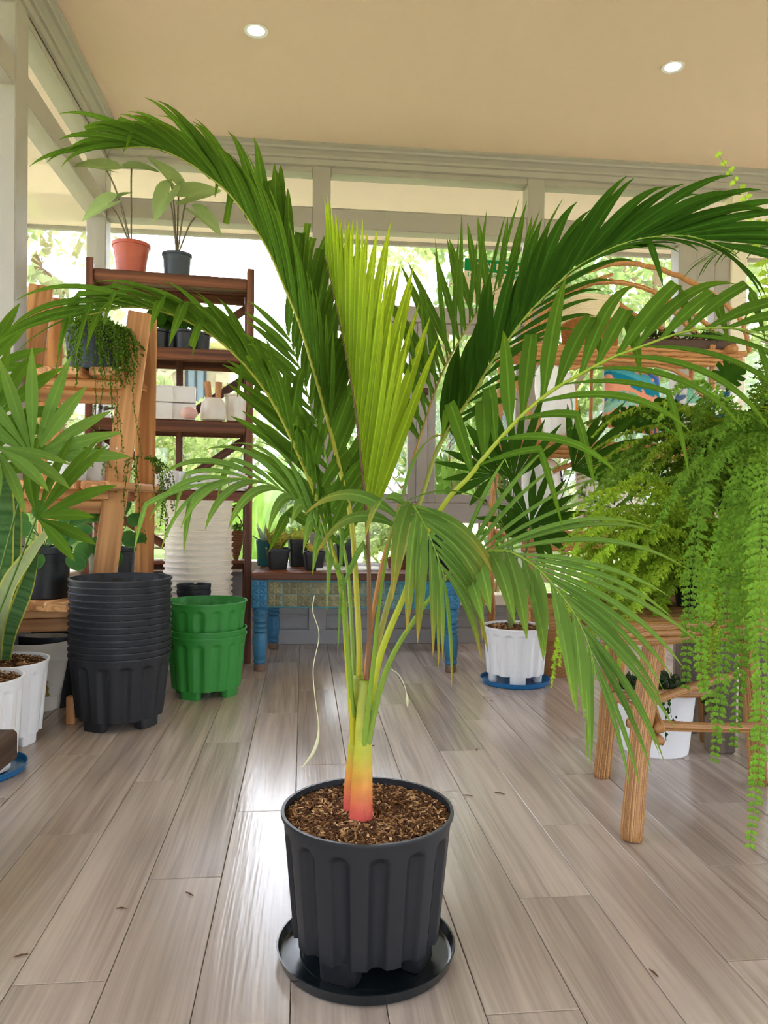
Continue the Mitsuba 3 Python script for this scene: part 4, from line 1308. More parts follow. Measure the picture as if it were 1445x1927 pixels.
def mug(label, c, rz, flip=False, R=0.04, H=0.095, txt=()):
    t = thing('mug', label, 'mug', 'mugs on the rack')
    m = M()
    lathe(m, [(0.001, 0.0), (R - 0.004, 0.0), (R, 0.004), (R, H - 0.001), (R - 0.001, H), (R - 0.004, H), (R - 0.004, 0.006), (0.001, 0.006)], 40, close=False)
    tw = T4().translate([float(x) for x in (c + np.array([0, 0, H if flip else 0]))]).rotate([0, 0, 1], math.degrees(rz)).rotate([1, 0, 0], 180 if flip else 0)
    part(t, 'body', {**m.ply('mat_white', smooth=40), 'to_world': tw})
    m = M()
    tube(m, [(R - 0.002, 0, 0.075), (R + 0.02, 0, 0.078), (R + 0.03, 0, 0.06), (R + 0.03, 0, 0.04), (R + 0.02, 0, 0.022), (R - 0.002, 0, 0.02)], 0.006, 8)
    part(t, 'handle', {**m.ply('mat_white', smooth=True), 'to_world': tw})
    for s, h, z, mat, a0 in txt:
        tm = meshkit.text_mesh(s, h, 0.0012, True)
        v = np.array(tm.vertices)
        w = v[:, 0].max()
        an = a0 + (v[:, 0] - w / 2) / R
        r = R + 0.0002 + v[:, 2]
        part(t, 'print', {**painted((np.column_stack([r * np.cos(an), r * np.sin(an), z + v[:, 1]]), np.array(tm.faces)), mat, False), 'to_world': tw}, stuff=True)
    return t


plain('mat_print_green', (30, 130, 90))
plain('mat_print_red', (200, 60, 50))
plain('mat_print_black', (40, 40, 42))
S4 = 0.853
for px_, rz, fl, txt, lab in (((-0.647,3.83,0.897), 2.9, False, [('&', 0.02, 0.035, 'mat_print_black', 2.0)], 'white mug with its handle to the left, leftmost on the rack'),
                              ((-0.587,3.924,0.901), 0.4, False, [('OK', 0.012, 0.03, 'mat_print_black', -2.0)], 'greyish mug behind the palm leaf, second on the rack'),
                              ((-0.505,3.835,0.899), 2.8, False, [('&', 0.022, 0.04, 'mat_print_black', 2.0)], 'white mug with a black sign, third on the rack'),
                              ((-0.325,3.856,0.902), 0.5, True, [('PLANT', 0.018, 0.03, 'mat_print_green', 2.17), ('LA', 0.018, 0.06, 'mat_print_red', 2.17)], 'upside-down white mug with green and red lettering at the right end')):
    c = np.array(px_)
    c[2] = S4
    if fl:
        mug(lab, c, -0.7, True, 0.043, 0.092, [(s, h, z, mt, -4.712 + 0.7 + 6.283 + 0.0 if False else 1.57 - 0.72) for s, h, z, mt, a in txt])
    else:
        mug(lab, c, rz, False, 0.042, 0.094, [(s, h, z, mt, -1.57 - rz) for s, h, z, mt, a in txt])
for px_, w, lab, g in (((-0.716,3.797,0.895), 0.05, 'small grey printed carton left of the mugs', 0), ((-0.442,3.929,0.903), 0.06, 'small grey printed carton between the mugs', 1)):
    c = np.array(px_)
    c[2] = S4
    carton(lab, c, w, 0.05, 0.075)
# hanging wicker cone
t = thing('wicker_cone', 'brown wicker hanging cone basket behind the cream pot stack', 'basket')
c = np.array((-0.347,4.056,0.589))
m = M()
k_ = 24
rows = [(0.002, -0.10)] + [(0.006 + 0.042 * (s / k_) ** 0.8 + (0.0025 if s % 2 else 0), -0.10 + 0.16 * s / k_) for s in range(k_ + 1)] + [(0.044, 0.055), (0.03, -0.02), (0.002, -0.08)]
lathe(m, rows, 30, close=False)
part(t, 'body', move(m.ply('mat_wicker', smooth=False), c))
m = M()
tube(m, spline([c + np.array([-0.045, 0, 0.06]), c + np.array([0, 0.03, 0.14]), c + np.array([0.045, 0, 0.06])], 14), 0.003, 6)
part(t, 'handle', m.ply('mat_wicker', smooth=True))
mound(t, c + np.array([0, 0, 0.06]), 0.04, 0.03, 60, 77, LEAF['pale'], 0.02)

# grey ledge on the left wall, its end just in view
t = thing('wall_ledge', 'short grey weathered wooden ledge on the left wall at the picture edge', 'ledge')
e = (-1.002,2.78,0.905)
part(t, 'board', bx('mat_grey_wood', (XL + 0.056, 2.36, e[2] - 0.032), (e[0], 2.78, e[2] + 0.004), 0.008))
for y in (2.44, 2.70):
    part(t, 'bracket', bx('mat_grey_wood', (XL + 0.0555, y - 0.012, e[2] - 0.11), (XL + 0.09, y + 0.012, e[2] - 0.033), 0.003))

# ---------------------------------------------------------------- carved blue bench under the window
bn = thing('carved_bench', 'low bench with blue turned legs and a carved apron under the window', 'bench')
BL, BR = np.array((-0.199,3.673,0))[:2], np.array((0.707,3.602,0))[:2]
bx_ = unit(BR - BL)
by_ = np.array([-bx_[1], bx_[0]])
BW, BD = float(np.linalg.norm(BR - BL)), 0.55


def bp(u, v, z):
    q = BL + bx_ * u + by_ * v
    return (q[0], q[1], z)


BLUE = lin(52, 108, 138)
TEALB = lin(60, 128, 140)
for k in range(3):
    v = -0.035 + k * 0.225
    part(bn, 'top_plank', wood('mat_dark_wood', (bp(-0.038, v + 0.1, 0.452), bp(BW + 0.055, v + 0.1, 0.452), 0.222, 0.034, {'ch': 0.005})))
rng = np.random.default_rng(61)


def turned_leg(u, v):
    lk = numbered(bn + '__leg')
    prof = [(0.022, 0.0), (0.027, 0.004), (0.028, 0.03), (0.024, 0.036), (0.03, 0.042), (0.03, 0.052), (0.026, 0.058), (0.03, 0.075), (0.034, 0.12), (0.035, 0.15), (0.031, 0.178), (0.026, 0.184), (0.033, 0.19), (0.033, 0.2), (0.027, 0.206), (0.031, 0.212),
            (0.031, 0.222), (0.026, 0.228), (0.033, 0.236), (0.033, 0.25), (0.028, 0.258), (0.035, 0.275), (0.036, 0.29), (0.03, 0.3), (0.02, 0.302)]
    m = M()
    c = np.array([BLUE * rng.uniform(0.85, 1.15) * (0.75 if r < 0.0275 else 1.0) if z > 0.03 else lin(120, 92, 70) for r, z in prof])
    lathe(m, prof, 28, c=c)
    q = bp(u, v, 0)
    scene[lk] = move(m.ply('mat_color', smooth=35, col=False) if False else m.ply('mat_color', smooth=False, col=True), q)
    return lk


def carved(m, o, a, b, nrm, col, depth=0.009):
    """One square of chip carving: eight sunken three-sided chips around the centre, seen as a star."""
    o, a, b, nrm = (np.asarray(x, float) for x in (o, a, b, nrm))
    pts = [(0, 0), (0.5, 0), (1, 0), (1, 0.5), (1, 1), (0.5, 1), (0, 1), (0, 0.5)]
    V, F, C = [], [], []
    ctr = np.array([0.5, 0.5])
    for k in range(8):
        p, q = np.array(pts[k]), np.array(pts[(k + 1) % 8])
        mid = (p + q + ctr) / 3
        i = len(V)
        for w, dz in ((p, 0), (q, 0), (ctr, 0), (mid, -depth)):
            V.append(o + a * w[0] + b * w[1] + nrm * dz)
        F += [(i, i + 1, i + 3), (i + 1, i + 2, i + 3), (i + 2, i, i + 3)]
        C += [col * rng.uniform(0.85, 1.2)] * 4
    m.add(np.array(V), np.array(F), np.array(C))
    return m


for u, v in ((0, 0), (BW, 0), (0, BD), (BW, BD)):
    lk = turned_leg(u, v)
    m = M()
    box(m, (-0.037, -0.037, 0.302), (0.037, 0.037, 0.435), 0.003, BLUE * 0.95)
    for s in range(2):
        carved(m, (-0.033, -0.0385, 0.306 + 0.063 * s), (0.066, 0, 0), (0, 0, 0.063), (0, -1, 0), BLUE * 1.05, -0.006)
    part(lk, 'carved_block', {**m.ply('mat_color', smooth=False, col=True), 'to_world': T4().translate([float(x) for x in bp(u, v, 0)]).rotate([0, 0, 1], math.degrees(math.atan2(bx_[1], bx_[0])))})
ap = numbered(bn + '__apron')
nt = 12
w_ = (BW - 0.08) / nt
m = M()
board(m, bp(0.037, 0.0, 0.367), bp(BW - 0.037, 0.0, 0.367), 0.014, 0.136, c=TEALB)
scene[ap] = m.ply('mat_color', smooth=False, col=True)
for r in range(2):
    for k in range(nt):
        m = M()
        o = bp(0.04 + k * w_, -0.0095, 0.307 + r * 0.06)
        age = 0.5 + 0.5 * math.sin(k * 1.9 + r * 2.1)
        x = np.clip((k - 5) / 5, 0, 1)
        col = (lin(132, 128, 98) * (1 - x) + TEALB * x) * (0.85 + 0.25 * age)
        carved(m, o, np.r_[bx_ * (w_ - 0.003), 0], (0, 0, 0.057), np.r_[-by_, 0], col, -0.008)
        part(ap, 'carved_tile', m.ply('mat_color', smooth=False, col=True))
m = M()
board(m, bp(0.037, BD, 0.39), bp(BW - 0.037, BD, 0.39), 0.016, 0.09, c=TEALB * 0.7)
part(bn, 'back_apron', m.ply('mat_color', smooth=False, col=True))
for u in (0.0, BW):
    m = M()
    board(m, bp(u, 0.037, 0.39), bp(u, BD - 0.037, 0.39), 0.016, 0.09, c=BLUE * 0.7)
    part(bn, 'side_apron', m.ply('mat_color', smooth=False, col=True))

ZB = 0.469


def rosette(parent, c, n, L, W, seed, col, edge=None, lift=(0.5, 1.3), droop=0.3):
    rng = np.random.default_rng(seed)
    for k in range(n):
        a = k * 2.4 + 0.3 * rng.random()
        e = rng.uniform(*lift)
        d = np.array([math.cos(a) * math.cos(e), math.sin(a) * math.cos(e), math.sin(e)])
        m = M()
        nr = np.array([-math.cos(a) * math.sin(e), -math.sin(a) * math.sin(e), math.cos(e)])
        blade(m, np.asarray(c) + 0.01 * np.array([math.cos(a), math.sin(a), 0]), d, nr, L * rng.uniform(0.7, 1.1), W, droop, n=7, peak=0.4, w0=0.5, c=np.asarray(col) * rng.uniform(0.8, 1.25), rib=0.9)
        if edge is not None:
            cc = np.vstack(m.c)
            cc[0::3] = edge
            cc[2::3] = edge
            m.c = [cc]
        part(parent, 'leaf', m.ply('mat_leaf', smooth=True, col=True))


YE = lin(210, 200, 90)
for px_, w, wb, H, mat, lab, plant, args in (
        ((-0.202,4.02,0.482), 0.075, 0.06, 0.135, 'mat_teal', 'teal square pot at the left end of the carved bench', 'dracaena sprig with narrow leaves in the teal square pot', (16, 0.12, 0.018, 71, lin(84, 124, 84), lin(200, 206, 180), (0.5, 1.4), 0.3)),
        ((-0.124,3.83,0.471), 0.115, 0.085, 0.105, 'mat_black', 'black square pot of broad-leaved bird-nest snake plant, left on the carved bench', 'broad short snake plant with yellow edges in the left black square pot', (8, 0.135, 0.075, 72, lin(46, 66, 40), YE, (0.9, 1.35), 0.05)),
        ((-0.026,4.001,0.47), 0.10, 0.08, 0.14, 'mat_black', 'black square pot half behind the others on the carved bench', 'yellow-green mottled plant in the black pot between the square pots', (9, 0.12, 0.05, 73, lin(120, 150, 60), YE, (0.5, 1.3), 0.4)),
        ((0.053,3.792,0.469), 0.105, 0.08, 0.092, 'mat_black', 'black square pot with a yellow rosette, third on the carved bench', 'yellow-leaved rosette plant in the third black pot', (10, 0.10, 0.035, 74, lin(190, 176, 60), lin(226, 214, 120), (0.5, 1.2), 0.4)),
        ((0.212,3.916,0.47), 0.10, 0.08, 0.12, 'mat_black', 'black square pot behind the palm stems on the carved bench', 'grey-green spiky rosette behind the palm stems', (14, 0.09, 0.02, 75, lin(90, 116, 96), None, (0.3, 1.3), 0.2))):
    c = np.array(px_)
    c[2] = ZB
    square_pot(lab, c, w, wb, H, mat, 0.15)
    q = thing('bench_plant', plant, 'potted plant')
    rosette(q, c + np.array([0, 0, H * 0.86]), *args)
m = M()
box(m, (-0.16, -0.07, 0.0), (0.16, 0.07, 0.012), 0.005)
c = np.array((0.223,3.794,0.48))
single('white_tray', move(m.ply('mat_white', smooth=False), (c[0], c[1], ZB), 0.05), 'flat white tray on the carved bench behind the palm stems', 'tray')
c = np.array((0.662,3.869,0.491))
c[2] = ZB
pot('wide black bowl pot at the right end of the carved bench', c, 0.125, 0.09, 0.085, 'mat_black', lip=0.004)
q = thing('bench_plant', 'dark rosette plant with pale tips in the wide black bowl pot', 'potted plant')
rosette(q, c + np.array([0, 0, 0.08]), 20, 0.12, 0.04, 78, lin(52, 84, 50), None, (0.3, 1.2), 0.4)
c = np.array((0.5,3.946,0.485))
c[2] = ZB
pot('shallow brown dish on the carved bench, left of the bowl pot', c, 0.075, 0.06, 0.05, 'mat_wicker', lip=0.004)
q = thing('bench_plant', 'pinkish succulent rosette in the shallow brown dish', 'potted plant')
rosette(q, c + np.array([0, 0, 0.045]), 16, 0.07, 0.028, 79, lin(168, 132, 110), None, (0.3, 1.2), 0.1)

# ---------------------------------------------------------------- lost goods notice on the glass
nt_ = thing('notice', 'beige paper notice with a green header taped to the window', 'notice')
o = np.array((0.898,4.36,1.958))
tr = np.array((1.242,4.36,2.21))
NW, NH = tr[0] - o[0], tr[2] - o[2]
tw = T4().translate([float(o[0]), 4.345, float(o[2])]).rotate([0, 1, 0], 2.0).rotate([1, 0, 0], 90)
plain('mat_paper', (214, 196, 168), 'mat_matte')
plain('mat_header', (24, 122, 66), 'mat_matte')
plain('mat_grey_print', (176, 158, 136), 'mat_matte')


def flat(parent, name, lo, hi, z0, z1, mat):
    m = M()
    box(m, (lo[0], lo[1], z0), (hi[0], hi[1], z1), 0.0002)
    part(parent, name, {**m.ply(mat, smooth=False), 'to_world': tw})


flat(nt_, 'sheet', (0, 0), (NW, NH), -0.002, 0.0, 'mat_paper')
flat(nt_, 'header_band', (0, NH * 0.72), (NW, NH), 0.0002, 0.0012, 'mat_header')
for s, h, x, y, mat in (('L  N  MO  U', 0.034, 0.07, NH * 0.79, 'mat_paper'), ('LOST GOODS ALL NUMB', 0.021, 0.02, NH * 0.60, 'mat_print_green')):
    tm = meshkit.text_mesh(s, h, 0.001, True)
    tm.apply_translation([x, y, 0.0014 if y > NH * 0.7 else 0.0004])
    sx = min(1, (NW - x - 0.02) / (tm.bounds[1][0] - x))
    v = np.array(tm.vertices)
    v[:, 0] = x + (v[:, 0] - x) * sx
    part(nt_, 'lettering', {**painted((v, np.array(tm.faces)), mat, False), 'to_world': tw}, stuff=True)
m = M()
lathe(m, [(0.0005, 0.003), (0.012, 0.003), (0.012, 0.0015)], 20, close=False, at=(NW * 0.6, NH * 0.845, 0))
part(nt_, 'red_dot', {**m.ply('mat_print_red', smooth=False), 'to_world': tw})
for k in range(4):
    flat(nt_, 'rule_line', (0.03, NH * (0.14 + 0.11 * k)), (NW - 0.04, NH * (0.14 + 0.11 * k) + 0.0025), 0.0002, 0.0008, 'mat_grey_print')

# ---------------------------------------------------------------- cane rack
cr = thing('cane_rack', 'rustic rack of bent canes with an arched top at the right, by the back window', 'shelf')
CL, CR = np.array((1.068,3.529,0.926))[:2], np.array((2.083,3.523,0.941))[:2]
cx_ = unit(CR - CL)
cy_ = np.array([-cx_[1], cx_[0]])
CW, CD = float(np.linalg.norm(CR - CL)), 0.36
rng = np.random.default_rng(88)


def cp(u, v, z):
    q = CL + cx_ * u + cy_ * v
    return np.array([q[0], q[1], z])


def cane(parent, name, pts, r, k=9, n=None, mat='mat_cane', taper=0.15):
    m = M()
    n = n or max(6, int(30 * sum(np.linalg.norm(np.diff(np.asarray(pts, float), axis=0), axis=1)) / 0.8))
    P_ = spline(pts, n) if len(pts) > 2 else np.linspace(pts[0], pts[1], n)
    P_ = P_ + 0.12 * r * rng.standard_normal(P_.shape) * (np.linspace(0, 1, n) % 1 > 0)[:, None]
    s = np.linspace(0, 1, n)
    rad = r * (1 - taper * s) * (1 + 0.1 * np.sin(s * 23 + rng.random() * 6)) * (1 + 0.06 * rng.standard_normal(n))
    tube(m, P_, rad, k, u0=rng.random() * 50)
    part(parent, name, m.ply(mat, smooth=50 if False else True, uv=True))


CZ = [1.555, 1.10, 0.665]
cane(cr, 'post', [cp(0.0, 0, 0), cp(0.0, 0, 0.67), cp(0.03, 0, 1.1), cp(0.055, 0, 1.57), cp(0.07, 0.01, 1.68)], 0.016)
cane(cr, 'post', [cp(-0.09, CD, 0), cp(-0.1, CD, 0.7), cp(-0.07, CD, 1.2), cp(-0.06, CD, 1.6)], 0.02)
cane(cr, 'post', [cp(CW - 0.13, 0, 0), cp(CW - 0.13, 0, 0.8), cp(CW - 0.13, 0, 1.58)], 0.017)
cane(cr, 'post', [cp(CW - 0.06, CD, 0), cp(CW - 0.06, CD, 0.8), cp(CW - 0.05, CD, 1.6)], 0.018)
cane(cr, 'post', [cp(0.42, CD, 0.3), cp(0.42, CD, 1.0), cp(0.42, CD, 1.55)], 0.011)
cane(cr, 'brace', [cp(-0.08, CD * 0.5, 1.50), cp(-0.02, 0.1, 1.32), cp(0.02, 0, 1.14)], 0.014)
for zi, z in enumerate(CZ):
    for k in range(11):
        v = -0.02 + k * (CD + 0.04) / 10
        cane(cr, 'shelf_stick', [cp(-0.09 + 0.03 * rng.random(), v, z - 0.012), cp(CW * 0.5, v, z - 0.014 + 0.006 * rng.random()), cp(CW + 0.02 + 0.04 * rng.random(), v, z - 0.012)], 0.0125)
    for k in range(3):
        cane(cr, 'front_bar', [cp(-0.05, -0.035, z - 0.03 - 0.022 * k), cp(CW * 0.3, -0.04, z - 0.028 - 0.02 * k), cp(CW * 0.7, -0.035, z - 0.034 - 0.02 * k), cp(CW, -0.035, z - 0.03 - 0.022 * k)], 0.011)
    for u in (-0.06, CW - 0.06):
        cane(cr, 'side_bar', [cp(u, -0.07, z - 0.004), cp(u, CD + 0.05, z - 0.004)], 0.021, taper=0.3)
    if zi < 2:
        cane(cr, 'bent_bow', [cp(0.02, -0.02, z - 0.30), cp(0.12, -0.02, z - 0.13), cp(CW * 0.45, -0.02, z - 0.075), cp(CW - 0.28, -0.02, z - 0.13), cp(CW - 0.12, -0.02, z - 0.34)], 0.011)
for (v, h, u0, u1) in ((0.0, 0.40, -0.06, CW - 0.02), (0.12, 0.345, 0.0, CW - 0.1), (0.3, 0.31, 0.06, CW - 0.2)):
    cane(cr, 'arch', [cp(u0, v, 1.55), cp(u0 + 0.09, v, 1.55 + h * 0.55), cp((u0 + u1) / 2 - 0.16, v, 1.55 + h * 0.95), cp((u0 + u1) / 2 + 0.05, v, 1.55 + h), cp(u1 - 0.22, v, 1.55 + h * 0.82), cp(u1 + 0.02, v, 1.55 + h * 0.42), cp(u1 + 0.08, v, 1.55)], 0.0135)
cane(cr, 'arch_prop', [cp(0.02, 0, 1.56), cp(0.1, 0.02, 1.78), cp(0.42, 0.1, 1.93)], 0.012)
cane(cr, 'arch_prop', [cp(CW - 0.1, 0.05, 1.56), cp(CW - 0.28, 0.1, 1.76), cp(CW - 0.32, 0.16, 1.83)], 0.014)
cane(cr, 'arch_prop', [cp(0.62, 0.12, 1.56), cp(0.72, 0.12, 1.68), cp(0.84, 0.12, 1.78)], 0.012)

# on the rack: two-tone basket, mossy tray, cushions


def basket(label, c, R, H, c0, c1, split, sq=0.6, mat='mat_fabric', n=60, rz=0.0):
    t = thing('basket', label, 'basket')
    m = M()
    th = np.arange(n) * 2 * pi / n
    f = np.stack([np.sign(np.cos(th)) * np.abs(np.cos(th)) ** sq, np.sign(np.sin(th)) * np.abs(np.sin(th)) ** sq], 1)
    V, C = [], []
    K = 44
    for k in range(K + 1):
        s = k / K
        r = R * (0.94 + 0.08 * math.sin(s * 2.6)) + (0.0016 if k % 2 else 0)
        V.append(np.column_stack([f * r * (1 + 0.012 * np.cos(th[:, None] * 15 + k * pi)), np.full(n, H * s)]))
        C.append(np.tile(np.asarray(c0 if s < split else c1) * (0.85 if k % 2 else 1.05), (n, 1)))
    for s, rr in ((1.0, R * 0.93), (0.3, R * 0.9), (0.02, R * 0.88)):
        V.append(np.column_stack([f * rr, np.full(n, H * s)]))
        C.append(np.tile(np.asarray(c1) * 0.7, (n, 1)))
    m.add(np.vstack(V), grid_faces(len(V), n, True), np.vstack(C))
    k0 = len(m.v[0])
    part(t, 'woven_body', move(m.ply(mat, smooth=False, col=True), c, rz))
    m = M()
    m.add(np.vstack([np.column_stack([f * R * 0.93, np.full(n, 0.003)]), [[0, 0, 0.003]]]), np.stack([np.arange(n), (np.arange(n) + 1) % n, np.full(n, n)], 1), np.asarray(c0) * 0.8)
    part(t, 'bottom', move(m.ply(mat, smooth=False, col=True), c, rz))
    return t


c = np.array((1.379,3.625,1.645))
c[2] = CZ[0]
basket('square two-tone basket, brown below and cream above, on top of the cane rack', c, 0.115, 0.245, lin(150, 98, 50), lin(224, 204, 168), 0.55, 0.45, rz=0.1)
c = np.array((1.84,3.597,1.616))
c[2] = CZ[0]
t = thing('planter_tray', 'long dark planter of low plants on top of the cane rack', 'planter')
m = M()
box(m, (-0.24, -0.06, 0), (0.24, 0.06, 0.055), 0.006)
part(t, 'body', move(m.ply('mat_table_wood', smooth=False, uv=True), c, -0.05))
mound(t, c + np.array([-0.12, 0, 0.05]), 0.09, 0.05, 160, 91, lin(60, 66, 44), 0.02)
mound(t, c + np.array([0.1, 0, 0.05]), 0.1, 0.04, 160, 92, lin(66, 84, 46), 0.022)


def cushion(label, c, w, h, th, face, up, fn, back, seed=0, N=72):
    """A stuffed cushion, pinched at the corners; fn(u, v) gives the print of its front."""
    t = thing('cushion', label, 'cushion')
    g = np.linspace(-1, 1, N)
    U, V = np.meshgrid(g, g, indexing='ij')
    face = unit(face)
    up = unit(np.asarray(up, float) - (np.asarray(up, float) @ face) * face)
    sx = np.cross(up, face)
    pin = 1 - 0.08 * (1 - U * U) * V ** 4 - 0.0
    pin2 = 1 - 0.08 * (1 - V * V) * U ** 4
    T = th / 2 * ((1 - U ** 4) * (1 - V ** 4)) ** 0.55 * (0.9 + 0.3 * meshkit.noise(np.stack([U * 1.7, V * 1.7, U * 0 + seed], -1), seed))
    for sgn, name in ((1, 'printed_front'), (-1, 'back')):
        p = (np.asarray(c, float) + (U * pin2 * w / 2)[..., None] * sx + (V * pin * h / 2)[..., None] * up + (T * sgn)[..., None] * face).reshape(-1, 3)
        col = fn(U, V).reshape(-1, 3) if sgn > 0 else np.tile(back, (N * N, 1))
        f = grid_faces(N, N)
        part(t, name, M().add(p, f if sgn > 0 else f[:, ::-1], col).ply('mat_fabric', smooth=True, col=True))
    return t


WHITE_F = lin(236, 230, 224)


def over(col, mask, c):
    m = np.clip(mask, 0, 1)[..., None]
    return col * (1 - m) + np.asarray(c) * m


def pineapple(U, V):
    c = np.tile(WHITE_F, U.shape + (1,))
    u, v = (U - 0.45) / 0.36, (V + 0.15) / 0.5
    body = (u * u + v * v) < 1
    c = over(c, body, lin(236, 160, 60))
    g = (np.abs(np.sin((U + V) * 17)) < 0.28) | (np.abs(np.sin((U - V) * 17)) < 0.28)
    c = over(c, body & g, lin(150, 70, 40))
    for a in np.linspace(-1.0, 1.0, 7):
        x = (U - 0.45) - a * 0.34 * (V - 0.3)
        c = over(c, (V > 0.3) & (V < 0.95 - 0.3 * abs(a)) & (np.abs(x) < 0.07 * (1 - (V - 0.3) / 0.66)), lin(70, 128, 96))
    c = over(c, (np.abs(U + 0.2 + 0.3 * (V + 0.3)) < 0.05) & (V < 0.1) & (V > -0.7), lin(90, 160, 120))
    return c


def banana_print(U, V):
    c = np.tile(lin(238, 158, 126), U.shape + (1,))

    def leaf(x0, y0, x1, y1, w, c1, c2, ph):
        dx, dy = x1 - x0, y1 - y0
        L2 = dx * dx + dy * dy
        t = ((U - x0) * dx + (V - y0) * dy) / L2
        s = ((U - x0) * -dy + (V - y0) * dx) / math.sqrt(L2) - 0.12 * np.sin(t * 3)
        ww = w * np.clip(np.sin(np.clip(t, 0, 1) * pi), 0, 1) ** 0.6 * (1 - 0.35 * (np.sin(t * 26 + ph + s * 7) > 0.75))
        return over(over(c, (np.abs(s) < ww) & (t > 0) & (t < 1), c1), (s > 0) & (s < ww) & (t > 0) & (t < 1), c2)
    c = leaf(-1.1, 0.75, 1.0, 0.1, 0.36, lin(30, 128, 150), lin(84, 172, 180), 0)
    c = leaf(0.35, 1.0, 1.15, 0.0, 0.24, lin(70, 110, 170), lin(110, 130, 190), 1)
    c = leaf(-1.2, -0.5, 0.2, -0.15, 0.3, lin(150, 196, 170), lin(120, 180, 150), 2)
    st = (np.sin((U * 3 + np.abs(V + 1.2) * 2.4) * 9) > 0.1) & (V < -0.55) & (U > -0.4)
    c = over(c, st, lin(60, 96, 160))
    st = (np.sin((U * 2 - V) * 16) > 0.3) & (V < 0.05) & (V > -0.25) & (U < -0.35)
    return over(c, st, lin(70, 110, 160))


def frond_print(c, U, V, x0, y0, x1, y1, w, n, col, col2, dark):
    dx, dy = x1 - x0, y1 - y0
    L = math.hypot(dx, dy)
    t = ((U - x0) * dx + (V - y0) * dy) / L / L
    s = ((U - x0) * -dy + (V - y0) * dx) / L - 0.10 * np.sin(t * 2.6)
    ok = (t > 0.0) & (t < 1.0) & (np.abs(s) < w * np.sin(np.clip(t * 0.9 + 0.12, 0, 1) * pi) ** 0.7)
    comb = np.sin((t * L - np.abs(s) * 0.9) * n) > (-0.35 + 1.1 * np.abs(s) / w)
    c = over(c, ok & comb, col)
    c = over(c, ok & comb & (np.sin((t * L - np.abs(s) * 0.9) * n) > 0.75), col2)
    return over(c, (t > -0.05) & (t < 1) & (np.abs(s) < 0.022), dark)


def palm_print(U, V):
    c = np.tile(lin(240, 226, 214), U.shape + (1,))
    G1, G2, DK = lin(46, 112, 66), lin(176, 190, 90), lin(20, 44, 44)
    for a in ((-0.1, 0.2, -1.1, 1.0, 0.34), (-0.1, -0.3, 0.35, 0.9, 0.3), (-0.2, -0.45, -1.0, 0.1, 0.3), (0.9, -0.3, 0.3, 1.0, 0.32), (0.2, -0.9, -0.9, -0.6, 0.3), (1.1, -0.9, 0.2, -0.3, 0.34), (0.5, 0.9, 1.2, 0.6, 0.3)):
        c = frond_print(c, U, V, *a[:4], a[4], 34, G1, G2, DK)
    return c


def teal_leaf(U, V):
    c = np.tile(lin(232, 228, 222), U.shape + (1,))
    for a, g in (((-1.2, -0.9, 0.1, 0.9, 0.5), lin(120, 180, 150)), ((-0.2, -1.0, 0.7, 0.9, 0.36), lin(40, 84, 104)), ((0.3, -1.1, 1.2, 0.3, 0.4), lin(30, 70, 90)), ((-1.1, 0.1, -0.3, 1.1, 0.3), lin(84, 110, 140))):
        c = frond_print(c, U, V, *a, 11, g, g * 1.25, g * 0.7)
    return c


def navy_print(U, V):
    c = np.tile(WHITE_F, U.shape + (1,))
    k = (U > 0.25) & (np.sin(V * 22) > 0.0) & (V > -0.2) & (V < 0.45)
    c = over(c, k, lin(40, 48, 70))
    c = over(c, (U > 0.15) & (V >= 0.45) & (np.abs(U - 0.6) < 0.42 * (1.15 - V)), lin(36, 46, 70))
    d = (U > 0.3) & (V < -0.2) & ((np.abs(np.sin(U * 14 + V * 9)) < 0.45) | (np.abs(np.sin(U * 9 - V * 16)) < 0.35))
    c = over(c, d, lin(40, 48, 66))
    return over(c, (U > 0.5) & (np.abs(np.sin(U * 20) * np.sin(V * 18)) > 0.8) & (V < 0), lin(196, 140, 70))


cushion('white cushion with a pineapple print on the middle shelf of the cane rack', (1.212,3.619,1.299), 0.36, 0.36, 0.16, (0.85, -0.52, 0.12), (-0.12, 0, 1), pineapple, WHITE_F, 1)
cushion('salmon cushion with teal banana leaves on the middle shelf of the cane rack', (1.581,3.601,1.313), 0.31, 0.32, 0.13, (0.16, -1, 0.2), (0.1, 0.2, 1), banana_print, WHITE_F, 2)
cushion('pale cushion with teal leaves at the right end of the middle shelf', (1.919,3.544,1.248), 0.3, 0.3, 0.13, (-0.25, -1, 0.3), (0.3, 0.2, 1), teal_leaf, WHITE_F, 3)
cushion('white cushion with a navy print on the lowest shelf of the cane rack', (1.16,3.619,0.84), 0.36, 0.39, 0.15, (0.85, -0.52, 0.1), (-0.08, 0, 1), navy_print, WHITE_F, 4)
cushion('cream cushion with green palm fronds on the lowest shelf of the cane rack', (1.48,3.586,0.851), 0.36, 0.33, 0.14, (0.05, -1, 0.16), (0, 0.2, 1), palm_print, lin(240, 226, 214), 5, N=96)
